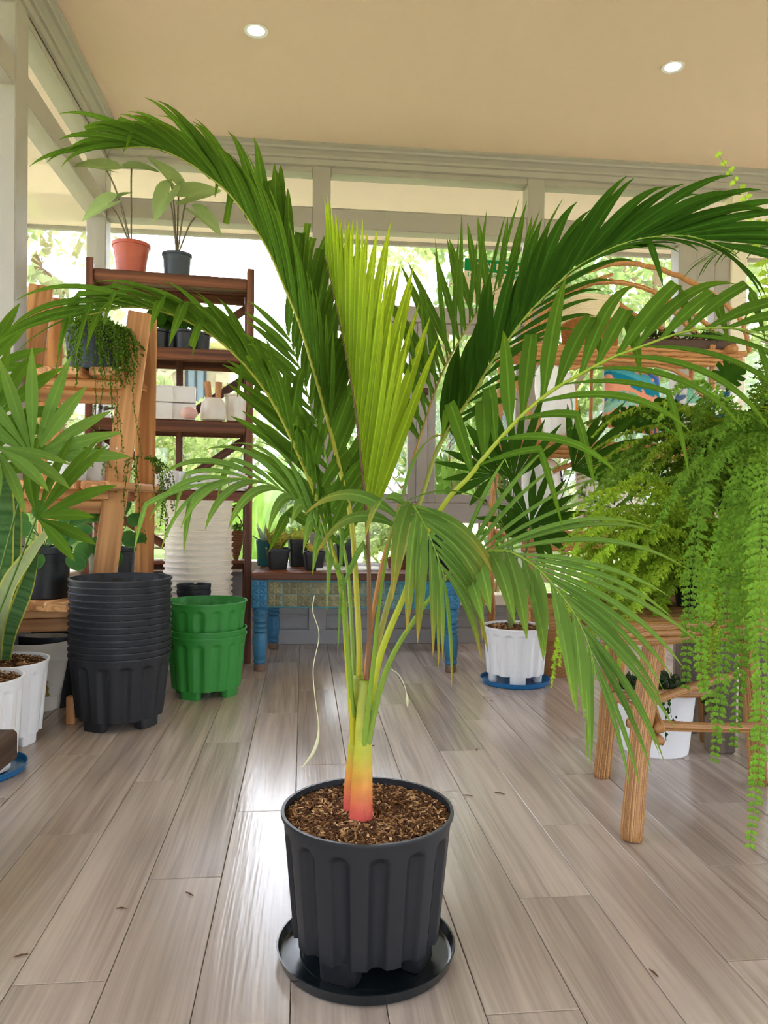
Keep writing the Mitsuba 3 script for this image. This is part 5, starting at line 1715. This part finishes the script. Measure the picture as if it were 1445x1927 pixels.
# below the rack
c = np.array((1.201,3.588,0.213))
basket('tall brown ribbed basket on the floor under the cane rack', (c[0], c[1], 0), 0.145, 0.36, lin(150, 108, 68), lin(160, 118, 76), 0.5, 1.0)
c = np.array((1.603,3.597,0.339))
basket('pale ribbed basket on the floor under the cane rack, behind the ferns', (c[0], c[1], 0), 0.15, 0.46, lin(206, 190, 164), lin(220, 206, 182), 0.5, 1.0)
c = np.array((1.271,3.504,0.608))
c[2] = 0.36
t = thing('cane_stool', 'small cane stool with a dark seed tray half hidden under the lowest shelf', 'stool')
for du, dv in ((-0.1, -0.1), (0.1, -0.1), (-0.1, 0.1), (0.1, 0.1)):
    cane(t, 'leg', [(c[0] + 0.3 + du, c[1] + dv, 0), (c[0] + 0.3 + du * 0.9, c[1] + dv * 0.9, 0.36)], 0.014)
for k in range(7):
    cane(t, 'seat_stick', [(c[0] + 0.16, c[1] - 0.12 + k * 0.04, 0.37), (c[0] + 0.44, c[1] - 0.12 + k * 0.04, 0.37)], 0.014)

# ---------------------------------------------------------------- fan palm in the white pot at the right
WP = (0.956,3.373,0.261)
m = M()
single('saucer', move(saucer, (WP[0], WP[1], 0), 0, 1.06), 'blue round saucer under the white ribbed pot at the right', 'saucer')
white_ribbed('white ribbed pot on a blue saucer, holding the fan palm by the cane rack', WP, R=0.144, Rb=0.128, H=0.25, zb=0.04, z0=0.007, rz=0.2, nth=140)
fp = thing('fan_palm', 'fan palm with dark green finger-like leaves in the white ribbed pot by the cane rack', 'palm')
FT = (0.937,3.375,0.254)
for hub, ax, L, n, spread, drp, sd in (((0.852,3.381,0.935), (-0.75, 0.1, 0.55), 0.27, 10, 175, 0.15, 1), ((0.924,3.323,0.906), (0.05, 0, 1), 0.34, 11, 120, 0.1, 2), ((1.176,3.277,0.957), (0.72, -0.2, 0.62), 0.32, 10, 125, 0.35, 3),
                                      ((0.995,3.293,0.712), (0.2, -0.2, 1), 0.27, 11, 190, 0.3, 4), ((0.994,3.273,0.708), (0.9, -0.3, -0.1), 0.2, 7, 150, 0.5, 5), ((0.906,3.342,0.657), (0.5, -0.2, 0.9), 0.13, 6, 100, 0.2, 6)):
    fan(fp, hub, FT, ax, (0.1, -1, 0.2), L, 0.034, n, spread, 200 + sd, drp, 'dark', lf=(0.8, 1.0))
m = M()
tube(m, [np.array(FT) + np.array([0, 0, -0.02]), (0.909,3.37,0.465), (0.898,3.372,0.584)], [0.012, 0.011, 0.006], 8, lin(110, 120, 60))
part(fp, 'cane_stem', m.ply('mat_stem', smooth=True, col=True))

# ---------------------------------------------------------------- log table with ferns
lt = thing('log_table', 'rustic table of split sticks on round log legs at the right', 'table')
DZ = 0.512


def log(parent, name, a, b, r0, r1, seed):
    rng = np.random.default_rng(seed)
    n = 26
    a, b = np.asarray(a, float), np.asarray(b, float)
    s = np.linspace(0, 1, n)[:, None]
    P_ = a * (1 - s) + b * s
    k = np.cross(b - a, rng.standard_normal(3))
    P_ = P_ + unit(k) * np.sin(s * pi) * 0.006
    rad = (r0 * (1 - s[:, 0]) + r1 * s[:, 0]) * (1 + 0.035 * np.sin(s[:, 0] * 11 + seed)) * np.r_[0.9, np.ones(n - 2), 0.9]
    th = np.arange(14) * 2 * pi / 14
    prof = np.stack([np.cos(th) * (1 + 0.05 * np.sin(3 * th + seed)), np.sin(th) * (1 + 0.06 * np.cos(2 * th))], 1)
    v, f, uv = sweep(P_, prof, rad, u0=seed * 1.7)
    part(parent, name, M().add(v, f, None, uv).ply('mat_log', smooth=True, uv=True))


log(lt, 'leg', (0.788,1.755,0), (0.877,1.835,0.472), 0.0255, 0.0265, 1)
log(lt, 'leg', (0.882,2.177,0), (0.884,2.115,0.438), 0.0245, 0.024, 2)
log(lt, 'leg', (1.32,2.088,0), (1.221,1.999,0.44), 0.026, 0.026, 3)
log(lt, 'leg', (1.378,2.482,0), (1.302,2.373,0.426), 0.024, 0.024, 4)
log(lt, 'stretcher', (0.805,1.82,0.263), (1.228,1.896,0.223), 0.0135, 0.013, 5)
log(lt, 'stretcher', (0.883,2.113,0.255), (1.295,2.291,0.211), 0.014, 0.013, 6)
log(lt, 'brace', (0.827,1.858,0.284), (1.189,1.982,0.345), 0.0125, 0.011, 7)
log(lt, 'brace', (0.886,2.093,0.263), (0.858,1.865,0.275), 0.012, 0.012, 8)
log(lt, 'brace', (0.865,1.773,0.261), (0.951,2.006,0.281), 0.013, 0.013, 9)
log(lt, 'brace', (0.866,1.773,0.231), (0.901,2.011,0.237), 0.012, 0.012, 10)
ctr = np.array((1.082,2.045,0.508))
D0, D1, D2 = np.array((0.796,1.783,0.499)), np.array((1.255,1.876,0.481)), np.array((0.898,2.275,0.512))
ux = unit((D1 - D0) * np.array([1, 1, 0]))
uy = np.array([-ux[1], ux[0], 0])
rng = np.random.default_rng(101)
for k in range(26):
    o = D0 + uy * (0.02 + k * 0.0205)
    a = o + ux * (-0.03 - 0.03 * rng.random())
    b = o + ux * (0.62 + 0.03 * rng.random())
    a[2] = b[2] = DZ - 0.012 + 0.004 * rng.random()
    cane(lt, 'deck_stick', [a, b], 0.0108, 7, 12, 'mat_log')
for k in range(3):
    a, b = D0 + uy * (-0.012 + 0.004 * k) + ux * -0.05, D0 + uy * (-0.012 + 0.004 * k) + ux * 0.63
    a[2] = b[2] = DZ - 0.004 - 0.017 * k
    cane(lt, 'edge_stick', [a, b], 0.0105, 9, 16, 'mat_log')
for k in range(3):
    o = D0 + ux * (0.06 + 0.24 * k)
    a, b = o.copy(), o + uy * 0.52
    a[2] = b[2] = DZ - 0.036
    cane(lt, 'bearer', [a, b], 0.014, 9, 10, 'mat_log')

# bucket and stand under the table
c = (1.159,2.414,0.07)
t = pot('large white round pot on the floor under the log table', (c[0], c[1], 0), 0.127, 0.105, 0.205, 'mat_white', lip=0.002, band=0.05)
q = thing('bucket_plant', 'small dark-leaved plant in the white pot under the log table', 'potted plant')
mound(q, (c[0], c[1], 0.18), 0.11, 0.07, 260, 105, lin(78, 92, 62), 0.024)
trail(q, ring_starts((c[0], c[1], 0), 0.12, 0.215, 9, 106, -2.6, -0.2), 107, 0.2, bead=0.006, step=0.014, c=LEAF['dark'])
st = thing('plant_stand', 'grey weathered wooden plant stand behind the log table, under the hanging fern', 'plant stand')
sc_ = np.array((1.487,2.434,0))
for dx, dy in ((-0.125, -0.06), (0.125, -0.06), (-0.125, 0.16), (0.125, 0.16)):
    a = np.array([sc_[0] + dx, sc_[1] + dy, 0])
    part(st, 'post', wood('mat_grey_wood', (a, a + np.array([0, 0, 0.70]), 0.082, 0.06, {'up': (0, 1, 0), 'ch': 0.006})))
for k in range(4):
    a = np.array([sc_[0] - 0.2, sc_[1] - 0.07 + 0.08 * k, 0.712])
    part(st, 'top_slat', wood('mat_grey_wood', (a, a + np.array([0.4, 0, 0]), 0.074, 0.024)))


def pinna(m, base, d, nr, L, W, c, rng, ruffle=1.0):
    n = 8
    d = unit(d)
    p = np.array(base, float)
    rows, cols = [], []
    ph = rng.random() * 6
    bend = 0.16 * rng.standard_normal()
    for i in range(n + 1):
        s = i / n
        w = W / 2 * (1.0 if i % 2 else 0.6) * (1.05 - 0.35 * s) * (1 - s ** 4) * (0.6 if i == 0 else 1)
        sd = np.cross(d, nr)
        z = ruffle * W * 0.3 * math.sin(ph + i * 2.2)
        rows += [p + sd * w + nr * (z + 0.12 * w) + d * W * 0.18, p, p - sd * w + nr * (-z + 0.12 * w) + d * W * 0.18]
        cols += [c, c * 1.12, c]
        d = unit(d + DOWN * 0.06 + sd * bend / n)
        p = p + d * (L / n)
    m.add(np.array(rows), grid_faces(n + 1, 3), np.clip(np.array(cols), 0, 1))


def fern_frond(parent, pts, L, W, col, seed, dens=85, ruffle=1.0, roll=None, t0=0.1):
    rng = np.random.default_rng(seed)
    pts = np.asarray(pts, float)
    ln = np.linalg.norm(np.diff(pts, axis=0), axis=1).sum()
    n = max(8, int(ln * dens))
    P_ = spline(pts, n)
    T_ = unit(np.gradient(P_, axis=0))
    hint = np.array([0, 0, 1.0]) if roll is None else np.asarray(roll, float)
    fr = numbered(parent + '__frond')
    m = M()
    s = np.linspace(0, 1, n)
    tube(m, P_, 0.0013 * (1 - 0.7 * s), 5, col * 0.75)
    scene[fr] = m.ply('mat_stem', smooth=True, col=True)
    m = M()
    prev = None
    for i in range(n):
        q = i / (n - 1)
        if q < t0:
            continue
        t = T_[i]
        N = hint - (hint @ t) * t
        if np.linalg.norm(N) < 0.25:
            N = prev if prev is not None else unit(np.array([-0.4, -1, 0.2]))
            N = N - (N @ t) * t
        N = unit(N if prev is None else 0.75 * prev + 0.25 * unit(N))
        N = unit(N - (N @ t) * t)
        prev = N
        S = np.cross(t, N)
        l = L * min(1, 0.45 + (q - t0) * 3.5) * (1 - max(q - 0.55, 0) ** 1.3 * 2.1)
        cc = col * (0.85 + 0.35 * rng.random()) * (1 + 0.35 * q)
        for sg in (1, -1):
            d = unit(S * sg * 0.93 + t * (0.34 + 0.16 * rng.standard_normal()) + N * 0.25 * rng.standard_normal())
            pinna(m, P_[i], d, unit(N + 0.3 * S * rng.standard_normal()), max(l, 0.004) * rng.uniform(0.85, 1.12), W * (1 if l > L * 0.4 else 0.7), cc, rng, ruffle)
    part(fr, 'pinnae', m.ply('mat_leaf', smooth=True, col=True), stuff=True)


def arch_pts(c, az, el, L, g, n=14, seed=0):
    rng = np.random.default_rng(seed)
    d = np.array([math.cos(az) * math.cos(el), math.sin(az) * math.cos(el), math.sin(el)])
    p = np.array(c, float)
    o = [p]
    for k in range(n):
        d = unit(d + DOWN * g * (0.5 + 1.2 * k / n) / n + 0.05 * rng.standard_normal(3))
        p = p + d * L / n
        o.append(p)
    return o


# lime fern in the black pot on the table
c = np.array((1.144,2.11,0.576))
c[2] = DZ
pot('black pot standing on the log table, under the lime green fern', c, 0.085, 0.065, 0.15, 'mat_black', lip=0.004)
f1 = thing('boston_fern', 'lime green ruffled fern in the black pot, drooping left over the log table', 'fern')
rng = np.random.default_rng(111)
C1 = c + np.array([0, 0, 0.165])
for k in range(84):
    az = rng.uniform(pi * 0.55, pi * 1.55) if k < 74 else rng.uniform(0, 2 * pi)
    el = rng.uniform(-0.2, 0.75)
    L = rng.uniform(0.28, 0.5)
    g = rng.uniform(0.9, 2.6)
    fern_frond(f1, arch_pts(C1 + 0.03 * rng.standard_normal(3), az, el, L, g, seed=k), 0.033, 0.0155, LEAF['fern'] * rng.uniform(1.05, 1.6), 300 + k, 80, 1.3)
for k, pts in enumerate(([C1, (0.967,2.01,0.79), (0.817,1.975,0.789), (0.702,1.987,0.716)], [C1, (0.93,1.964,0.832), (0.769,1.931,0.837), (0.694,1.938,0.767)], [C1, (0.91,2.016,0.76), (0.766,2.03,0.715), (0.713,2.034,0.54), (0.68,2.035,0.307)],
                         [C1, (0.876,1.938,0.678), (0.772,1.928,0.581), (0.746,1.928,0.415), (0.738,1.927,0.255)], [C1, (0.91,1.965,0.719), (0.772,1.949,0.663), (0.697,1.955,0.522), (0.673,1.956,0.382)], [C1, (0.936,1.911,0.652), (0.834,1.87,0.533), (0.802,1.872,0.398)], [C1, (0.981,2.009,0.855), (0.87,1.981,0.867), (0.757,1.972,0.788)], [C1, (0.967,2.061,0.879), (0.851,2.023,0.832), (0.737,2.013,0.73)], [C1, (0.922,1.914,0.749), (0.804,1.905,0.707), (0.719,1.903,0.611), (0.7,1.904,0.475)], [C1, (0.936,1.912,0.735), (0.848,1.89,0.653), (0.788,1.895,0.516), (0.776,1.895,0.394)])):
    fern_frond(f1, pts, 0.034, 0.016, LEAF['fern'] * (1.4 + 0.12 * (k % 3)), 480 + k, 80, 1.4)

# big fern on the stand
c = np.array([sc_[0] + 0.02, sc_[1] + 0.03, 0.725])
pot('pot on the grey plant stand, nearly hidden by the big fern', c, 0.12, 0.09, 0.18, 'mat_black', lip=0.004)
f2 = thing('boston_fern', 'big green fern at the right edge, fronds hanging past the log table', 'fern')
C2 = c + np.array([0.03, -0.02, 0.29])
for k in range(125):
    az = rng.uniform(pi * 0.75, pi * 1.75) if k < 110 else rng.uniform(0, 2 * pi)
    el = rng.uniform(-0.2, 0.45 + 0.75 * max(0.0, -math.sin(az)) ** 2)
    L = rng.uniform(0.35, 0.74)
    g = rng.uniform(0.6, 2.7)
    fern_frond(f2, arch_pts(C2 + 0.04 * rng.standard_normal(3), az, el, L, g, seed=500 + k), 0.041, 0.016, (LEAF['fern2'] if k % 3 else LEAF['fern']) * rng.uniform(0.9, 1.35), 600 + k, 72, 1.25)
for k, pts in enumerate(([C2, (1.083,1.799,0.977), (0.94,1.712,0.867), (0.865,1.637,0.626), (0.846,1.616,0.404)], [C2, (1.067,1.75,0.934), (0.975,1.657,0.745), (0.932,1.608,0.511), (0.901,1.588,0.247)], [C2, (1.076,1.698,0.931), (0.977,1.555,0.692), (0.953,1.504,0.363), (0.922,1.484,0.106)],
                         [C2, (1.082,1.799,1.03), (0.928,1.764,0.894), (0.817,1.723,0.741)], [C2, (1.112,1.897,1.014), (0.963,1.862,0.98), (0.862,1.873,1.033)], [C2, (1.055,1.75,0.87), (0.933,1.67,0.671), (0.89,1.632,0.448), (0.923,1.607,0.287)],
                         [C2, (1.051,1.7,0.869), (0.972,1.606,0.653), (0.945,1.566,0.472), (0.919,1.547,0.295)], [C2, (1.071,1.85,0.941), (0.901,1.817,0.87), (0.761,1.812,0.894)], [C2, (1.09,1.849,1.036), (0.983,1.811,1.108), (0.887,1.77,1.079), (0.85,1.773,1.009)])):
    fern_frond(f2, pts, 0.041, 0.016, LEAF['fern2'] * (1.2 + 0.2 * (k % 3)), 730 + k, 72, 1.25)
fern_frond(f2, [C2, (1.049,1.603,1.101), (0.958,1.514,1.282), (0.889,1.472,1.406), (0.816,1.461,1.501)], 0.034, 0.0175, LEAF['fern'] * 1.5, 750, 52, 0.4, roll=(-0.3, -1, 0.3), t0=0.25)
fern_frond(f2, [C2, (1.041,1.553,1.092), (0.991,1.51,1.26), (0.933,1.487,1.381)], 0.034, 0.0175, LEAF['fern'] * 1.3, 751, 52, 0.4, roll=(-0.3, -1, 0.3), t0=0.25)

# lobed-leaf plant between the cushions and the ferns
c = np.array((1.662,3.348,1.098))
c[2] = CZ[1]
pot('small black pot on the middle shelf of the cane rack, behind the ferns', c + np.array([0.03, 0.05, 0]), 0.055, 0.045, 0.09, 'mat_black')
q = thing('lobed_leaf_plant', 'plant with large dark lobed leaves in front of the salmon cushion', 'potted plant')
leafy(q, [((1.529,3.282,1.162), 0.16, 28), ((1.543,3.261,1.183), 0.16, 62), ((1.543,3.281,1.162), 0.15, -62), ((1.48,3.268,1.171), 0.15, -82), ((1.703,3.244,1.161), 0.14, 60), ((1.715,3.043,1.319), 0.15, 50)], 0, LOBED, LEAF['dark'] * 0.8, None, c + np.array([0.03, 0.05, 0.08]), facing=(0, -1, 0.5), droop=0.5, seed=120, cl=LEAF['mid'], sub=2)
# a second feather palm beyond the right edge sends a leaf into the picture
c = np.array((1.442,1.801,0.068))
pot('black pot of the slender palm just outside the right edge', (c[0], c[1], 0), 0.13, 0.11, 0.26, 'mat_black')
q = thing('slender_palm', 'slender feather palm at the right edge with thin dark drooping leaflets', 'palm')
frond(q, [(c[0], c[1], 0.24), (1.383,1.813,0.607), (1.324,1.826,1.146), (1.241,1.837,1.415), (1.146,1.848,1.465), (1.059,1.857,1.454), (0.986,1.864,1.412)], 0.5, 26, 0.2, 0.009, (0, -0.2, 1), (55, 25, 10, 1.0), (55, 25, -10, 1.0), 0.9, 'dark', 0.005, (GRN, GRN), 21, kinks=0)
frond(q, [(c[0], c[1], 0.24), (1.374,1.764,0.612), (1.343,1.772,1.059), (1.263,1.783,1.269), (1.158,1.795,1.32), (1.073,1.803,1.293)], 0.5, 20, 0.2, 0.009, (0, -0.2, 1), (55, 25, 10, 1.0), (55, 25, -10, 1.0), 0.9, 'dark', 0.005, (GRN, GRN), 22, kinks=0)

# dry threads hanging from the palm, bits on the floor
for k, pts in enumerate(([(0.02,1.263,0.648), (0.017,1.263,0.622), (0.028,1.262,0.583), (0.019,1.262,0.53), (0.022,1.261,0.482), (0.029,1.27,0.427), (0.023,1.27,0.392), (0.002,1.272,0.36)], [(0.15,1.288,0.52), (0.165,1.287,0.508), (0.176,1.285,0.483), (0.179,1.285,0.456)])):
    m = M()
    P_ = spline(pts, 40)
    s = np.linspace(0, 1, 40)
    tube(m, P_, 0.0008 + 0.0022 * np.exp(-((s - 0.86) / 0.1) ** 2), 5, lin(196, 190, 150))
    part(palm, 'dry_thread', m.ply('mat_stem', smooth=True, col=True), 'dry pale thread hanging from a leaf')

# bits of dry leaf and bark fallen on the floor
rng = np.random.default_rng(133)
m = M()
for k, q in enumerate(((-0.346,1.538,0), (0.569,2.443,-0), (0.796,3.222,0), (0.548,2.069,0), (0.604,1.248,0), (-0.222,1.583,0), (0.232,2.504,0), (0.093,1.335,0), (0.769,3.047,0), (-0.483,1.392,0), (0.456,2.06,0))):
    a = rng.random() * pi
    d = np.array([math.cos(a), math.sin(a), 0]) * (0.004 + 0.012 * rng.random())
    tube(m, [np.array(q) - d + np.array([0, 0, 0.002]), np.array(q) + np.array([0, 0, 0.003]), np.array(q) + d + np.array([0, 0, 0.002])], [0.0008, 0.0018, 0.0008], 5, lin(96, 70, 46))
labels['floor_litter'] = {'label': 'tiny dry bits of leaf and bark scattered on the floor', 'kind': 'stuff'}
scene['floor_litter'] = m.ply('mat_bark', smooth=True, col=True)

# ---------------------------------------------------------------- the garden
struct('ground', bx('mat_grass', (-30, -25, -0.4), (40, 45, -0.12), 0.01))
struct('added_terrace', bx('mat_added_paving', (XL - 2.2, YF - 3.0, -0.13), (XR + 3.0, YB + 1.9, -0.095), 0.01))  # pale slab added round the house to cut green bounce light on the ceiling
rng = np.random.default_rng(140)


def leaf_cloud(m, c, r, n, size, col, rng, squash=(1, 1, 0.8)):
    d = unit(rng.standard_normal((n, 3)))
    p = np.asarray(c) + d * (np.asarray(squash) * r) * (rng.random((n, 1)) ** 0.4)
    a = unit(rng.standard_normal((n, 3)))
    b = unit(np.cross(a, rng.standard_normal((n, 3))))
    s = size * rng.uniform(0.6, 1.4, (n, 1))
    v = np.stack([p - a * s, p + b * s * 0.45, p + a * s, p - b * s * 0.45], 1).reshape(-1, 3)
    f = np.arange(n * 4).reshape(n, 4)
    cc = np.repeat(np.asarray(col) * rng.uniform(0.7, 1.3, (n, 1)), 4, axis=0)
    m.add(v, f, np.clip(cc, 0, 1))


def tree(name, label, x, y, h, crown, n, size, col, trunk=0.12, blobs=9, low=0.35, cat='tree', group=None, bark=lin(150, 128, 100)):
    t = thing(name, label, cat, group)
    r_ = np.random.default_rng(int(abs(x * 131 + y * 17)) + 7)
    top = np.array([x, y, h])
    if trunk:
        m = M()
        tube(m, spline([(x, y, -0.15), (x + 0.1, y, h * 0.4), (x - 0.05, y, h * 0.75)], 12), np.linspace(trunk, trunk * 0.5, 12), 9, bark)
        for k in range(5):
            a = r_.random() * 6.28
            tube(m, spline([(x, y, h * (0.35 + 0.08 * k)), (x + crown * 0.4 * math.cos(a), y + crown * 0.4 * math.sin(a), h * (0.55 + 0.07 * k)), (x + crown * 0.8 * math.cos(a), y + crown * 0.8 * math.sin(a), h * (0.62 + 0.08 * k))], 10), np.linspace(trunk * 0.45, trunk * 0.1, 10), 6, bark)
        part(t, 'trunk', m.ply('mat_bark', smooth=True, col=True))
    m = M()
    for k in range(blobs):
        a, rr = r_.random() * 6.28, crown * math.sqrt(r_.random()) * 0.7
        c = np.array([x + rr * math.cos(a), y + rr * math.sin(a), h * (low + (1 - low) * r_.random())])
        leaf_cloud(m, c, crown * r_.uniform(0.35, 0.6), n // blobs, size, col, r_)
    part(t, 'foliage', m.ply('mat_tree', smooth=False, col=True), stuff=True)


GA, GB, GC = lin(168, 184, 120), lin(142, 166, 104), lin(190, 200, 146)
for i, (x, y, h, cw, n, s, col, lab) in enumerate((
        (-2.75, 8.6, 5.2, 1.5, 2200, 0.09, GC, 'loose pale tree outside the left glass wall'), (-6.5, 11.0, 6.5, 2.6, 3600, 0.12, GA, 'tall tree far outside, at the left behind the rack'),
        (2.3, 12.5, 5.2, 1.5, 2600, 0.1, GC, 'pale tree far outside, behind the middle window'), (2.9, 9.0, 4.8, 1.7, 4200, 0.08, GB, 'bushy tree outside, seen between the fan palm and the cane rack'),
        (5.0, 10.5, 5.6, 2.3, 4600, 0.1, GA, 'tall tree outside, behind the cane rack'), (7.6, 9.0, 5.0, 2.2, 3600, 0.1, GC, 'pale tree outside at the far right'))):
    tree('garden_tree', lab, x, y, h, cw, n, s, col, group='trees in the garden')
for i, (x, y, h, cw, n, s, col, lab) in enumerate((
        (-2.6, 8.6, 1.5, 1.0, 2600, 0.06, GB, 'low shrub outside, behind the ladder shelf'), (-1.2, 9.6, 1.7, 1.1, 3000, 0.06, GA, 'clipped shrub outside, behind the cream pot stack'), (0.2, 8.2, 1.5, 0.9, 2600, 0.06, GB, 'shrub outside, behind the carved bench at its left'),
        (1.0, 7.4, 1.3, 0.7, 2600, 0.055, GA, 'shrub outside, below the middle window'), (1.75, 6.9, 1.75, 0.6, 2400, 0.065, LEAF['mid'] * 1.4, 'broad-leaved shrub outside, right of the window mullion'), (2.6, 7.6, 1.6, 0.8, 2400, 0.06, GC, 'pale shrub outside, behind the salmon cushion'),
        (-2.4, 12.5, 2.3, 1.3, 2600, 0.08, GA, 'hedge shrub outside, below the stone house at its right'), (-4.2, 12.5, 2.3, 1.4, 2600, 0.08, GB, 'hedge shrub outside, below the stone house at its left'),
        (3.6, 8.0, 1.5, 0.9, 2400, 0.06, GB, 'shrub outside, behind the glazed door'), (5.0, 7.6, 1.9, 1.0, 2400, 0.07, GA, 'shrub outside at the right edge'), (-4.4, 5.6, 1.5, 0.9, 1800, 0.06, GA, 'shrub outside the left glass wall'))):
    tree('garden_shrub', lab, x, y, h, cw, n, s, col, trunk=0.03, low=0.15, cat='shrub', group='shrubs in the garden')
# climber on the right window
cl = thing('climber', 'broad-leaved climbing plant outside the window, behind the right palm leaves', 'climbing plant')
r_ = np.random.default_rng(150)
for k in range(3):
    m = M()
    x = 1.0 + 0.18 * k
    tube(m, spline([(x, 5.5, -0.12), (x + 0.1, 5.5, 0.6), (x + 0.05, 5.5, 1.2), (x + 0.2, 5.5, 1.6)], 14), 0.008, 5, lin(110, 96, 60))
    part(cl, 'vine', m.ply('mat_bark', smooth=True, col=True))
for k in range(60):
    m = M()
    leaf_shape(m, HEART, (r_.uniform(0.72, 1.6), 5.5 + r_.uniform(-0.15, 0.2), r_.uniform(0.25, 1.4)), unit(r_.standard_normal(3) + np.array([0, -0.2, -0.6])), unit(r_.standard_normal(3) * 0.6 + np.array([0, -0.8, 0.6])), r_.uniform(0.09, 0.16), 0.2, 0.3, LEAF['pale'] * r_.uniform(0.7, 1.3))
    part(cl, 'leaf', m.ply('mat_tree', smooth=True, col=True))
# banana plant behind the rack
bnn = thing('banana_plant', 'banana plant with broad pale leaves outside, behind the right side of the dark rack', 'banana plant')
for k, (b, d, L) in enumerate((((-0.42, 5.6, 0.2), (0.25, 0, 1), 1.1), ((-0.40, 5.7, 0.1), (-0.1, 0.1, 1), 0.95), ((-0.36, 5.6, 0.0), (0.6, -0.1, 0.8), 0.85), ((-0.46, 5.65, 0.1), (-0.6, 0.1, 0.7), 0.8), ((-0.3, 5.55, 0.0), (0.3, -0.2, 0.9), 0.7))):
    m = M()
    blade(m, b, d, (0.1, -1, 0.2), L, 0.22, 0.5, n=14, fold=0.2, peak=0.4, w0=0.15, c=lin(150, 190, 90), rib=1.25)
    part(bnn, 'leaf', m.ply('mat_tree', smooth=True, col=True))
m = M()
tube(m, [(-0.4, 5.63, -0.15), (-0.4, 5.63, 0.3)], [0.07, 0.05], 10, lin(150, 160, 90))
part(bnn, 'false_stem', m.ply('mat_bark', smooth=True, col=True))
# stone house
hs = thing('stone_house', 'pale stone-block house with a grey window far outside, seen through the dark rack', 'house')
HY = 15.0
o = (-3.482,15,3.227)
e = (-1.437,15,3.693)
HX0, HX1 = -8.6, e[0]
wx0, wz0 = (-2.276,15,2.604)[0], (-2.276,15,2.604)[2]
wx1, wz1 = (-1.875,15,3.375)[0], (-1.875,15,3.375)[2]
HT = (-1.858,15,3.731)[2]
part(hs, 'wall', bx('mat_stone', (HX0, HY + 0.12, -0.2), (HX1, HY + 0.6, HT), 0.01))
rows_z = np.arange(-0.1, HT - 0.02, 0.24)
for r, z in enumerate(rows_z):
    x = HX0 + (0.3 if r % 2 else 0)
    while x < HX1 - 0.1:
        w = 0.4 + 0.14 * rng.random()
        x1 = min(x + w, HX1)
        if not (x1 > wx0 and x < wx1 and z + 0.24 > wz0 and z < wz1):
            m = M()
            box(m, (x + 0.012, HY + 0.02 * rng.random(), z + 0.01), (x1 - 0.012, HY + 0.14, min(z + 0.23, HT)), 0.015)
            part(hs, 'stone_block', m.ply('mat_stone', smooth=False))
        x = x1
wk = numbered(hs + '__window')
m = M()
for lo, hi in (((wx0, wz0), (wx0 + 0.05, wz1)), ((wx1 - 0.05, wz0), (wx1, wz1)), ((wx0, wz0), (wx1, wz0 + 0.05)), ((wx0, wz1 - 0.05), (wx1, wz1)), (((wx0 + wx1) / 2 - 0.02, wz0), ((wx0 + wx1) / 2 + 0.02, wz1))):
    box(m, (lo[0], HY + 0.02, lo[1]), (hi[0], HY + 0.07, hi[1]), 0.005)
scene[wk] = m.ply('mat_slate', smooth=False)
plain('mat_far_glass', (150, 164, 176), 'mat_gloss')
part(wk, 'pane', bx('mat_far_glass', (wx0, HY + 0.08, wz0), (wx1, HY + 0.11, wz1)))
m = M()
box(m, (HX0 - 0.4, HY - 0.5, HT), (HX1 + 0.4, HY + 3.0, HT + 0.12), 0.02)
part(hs, 'roof', m.ply('mat_cream', smooth=False))
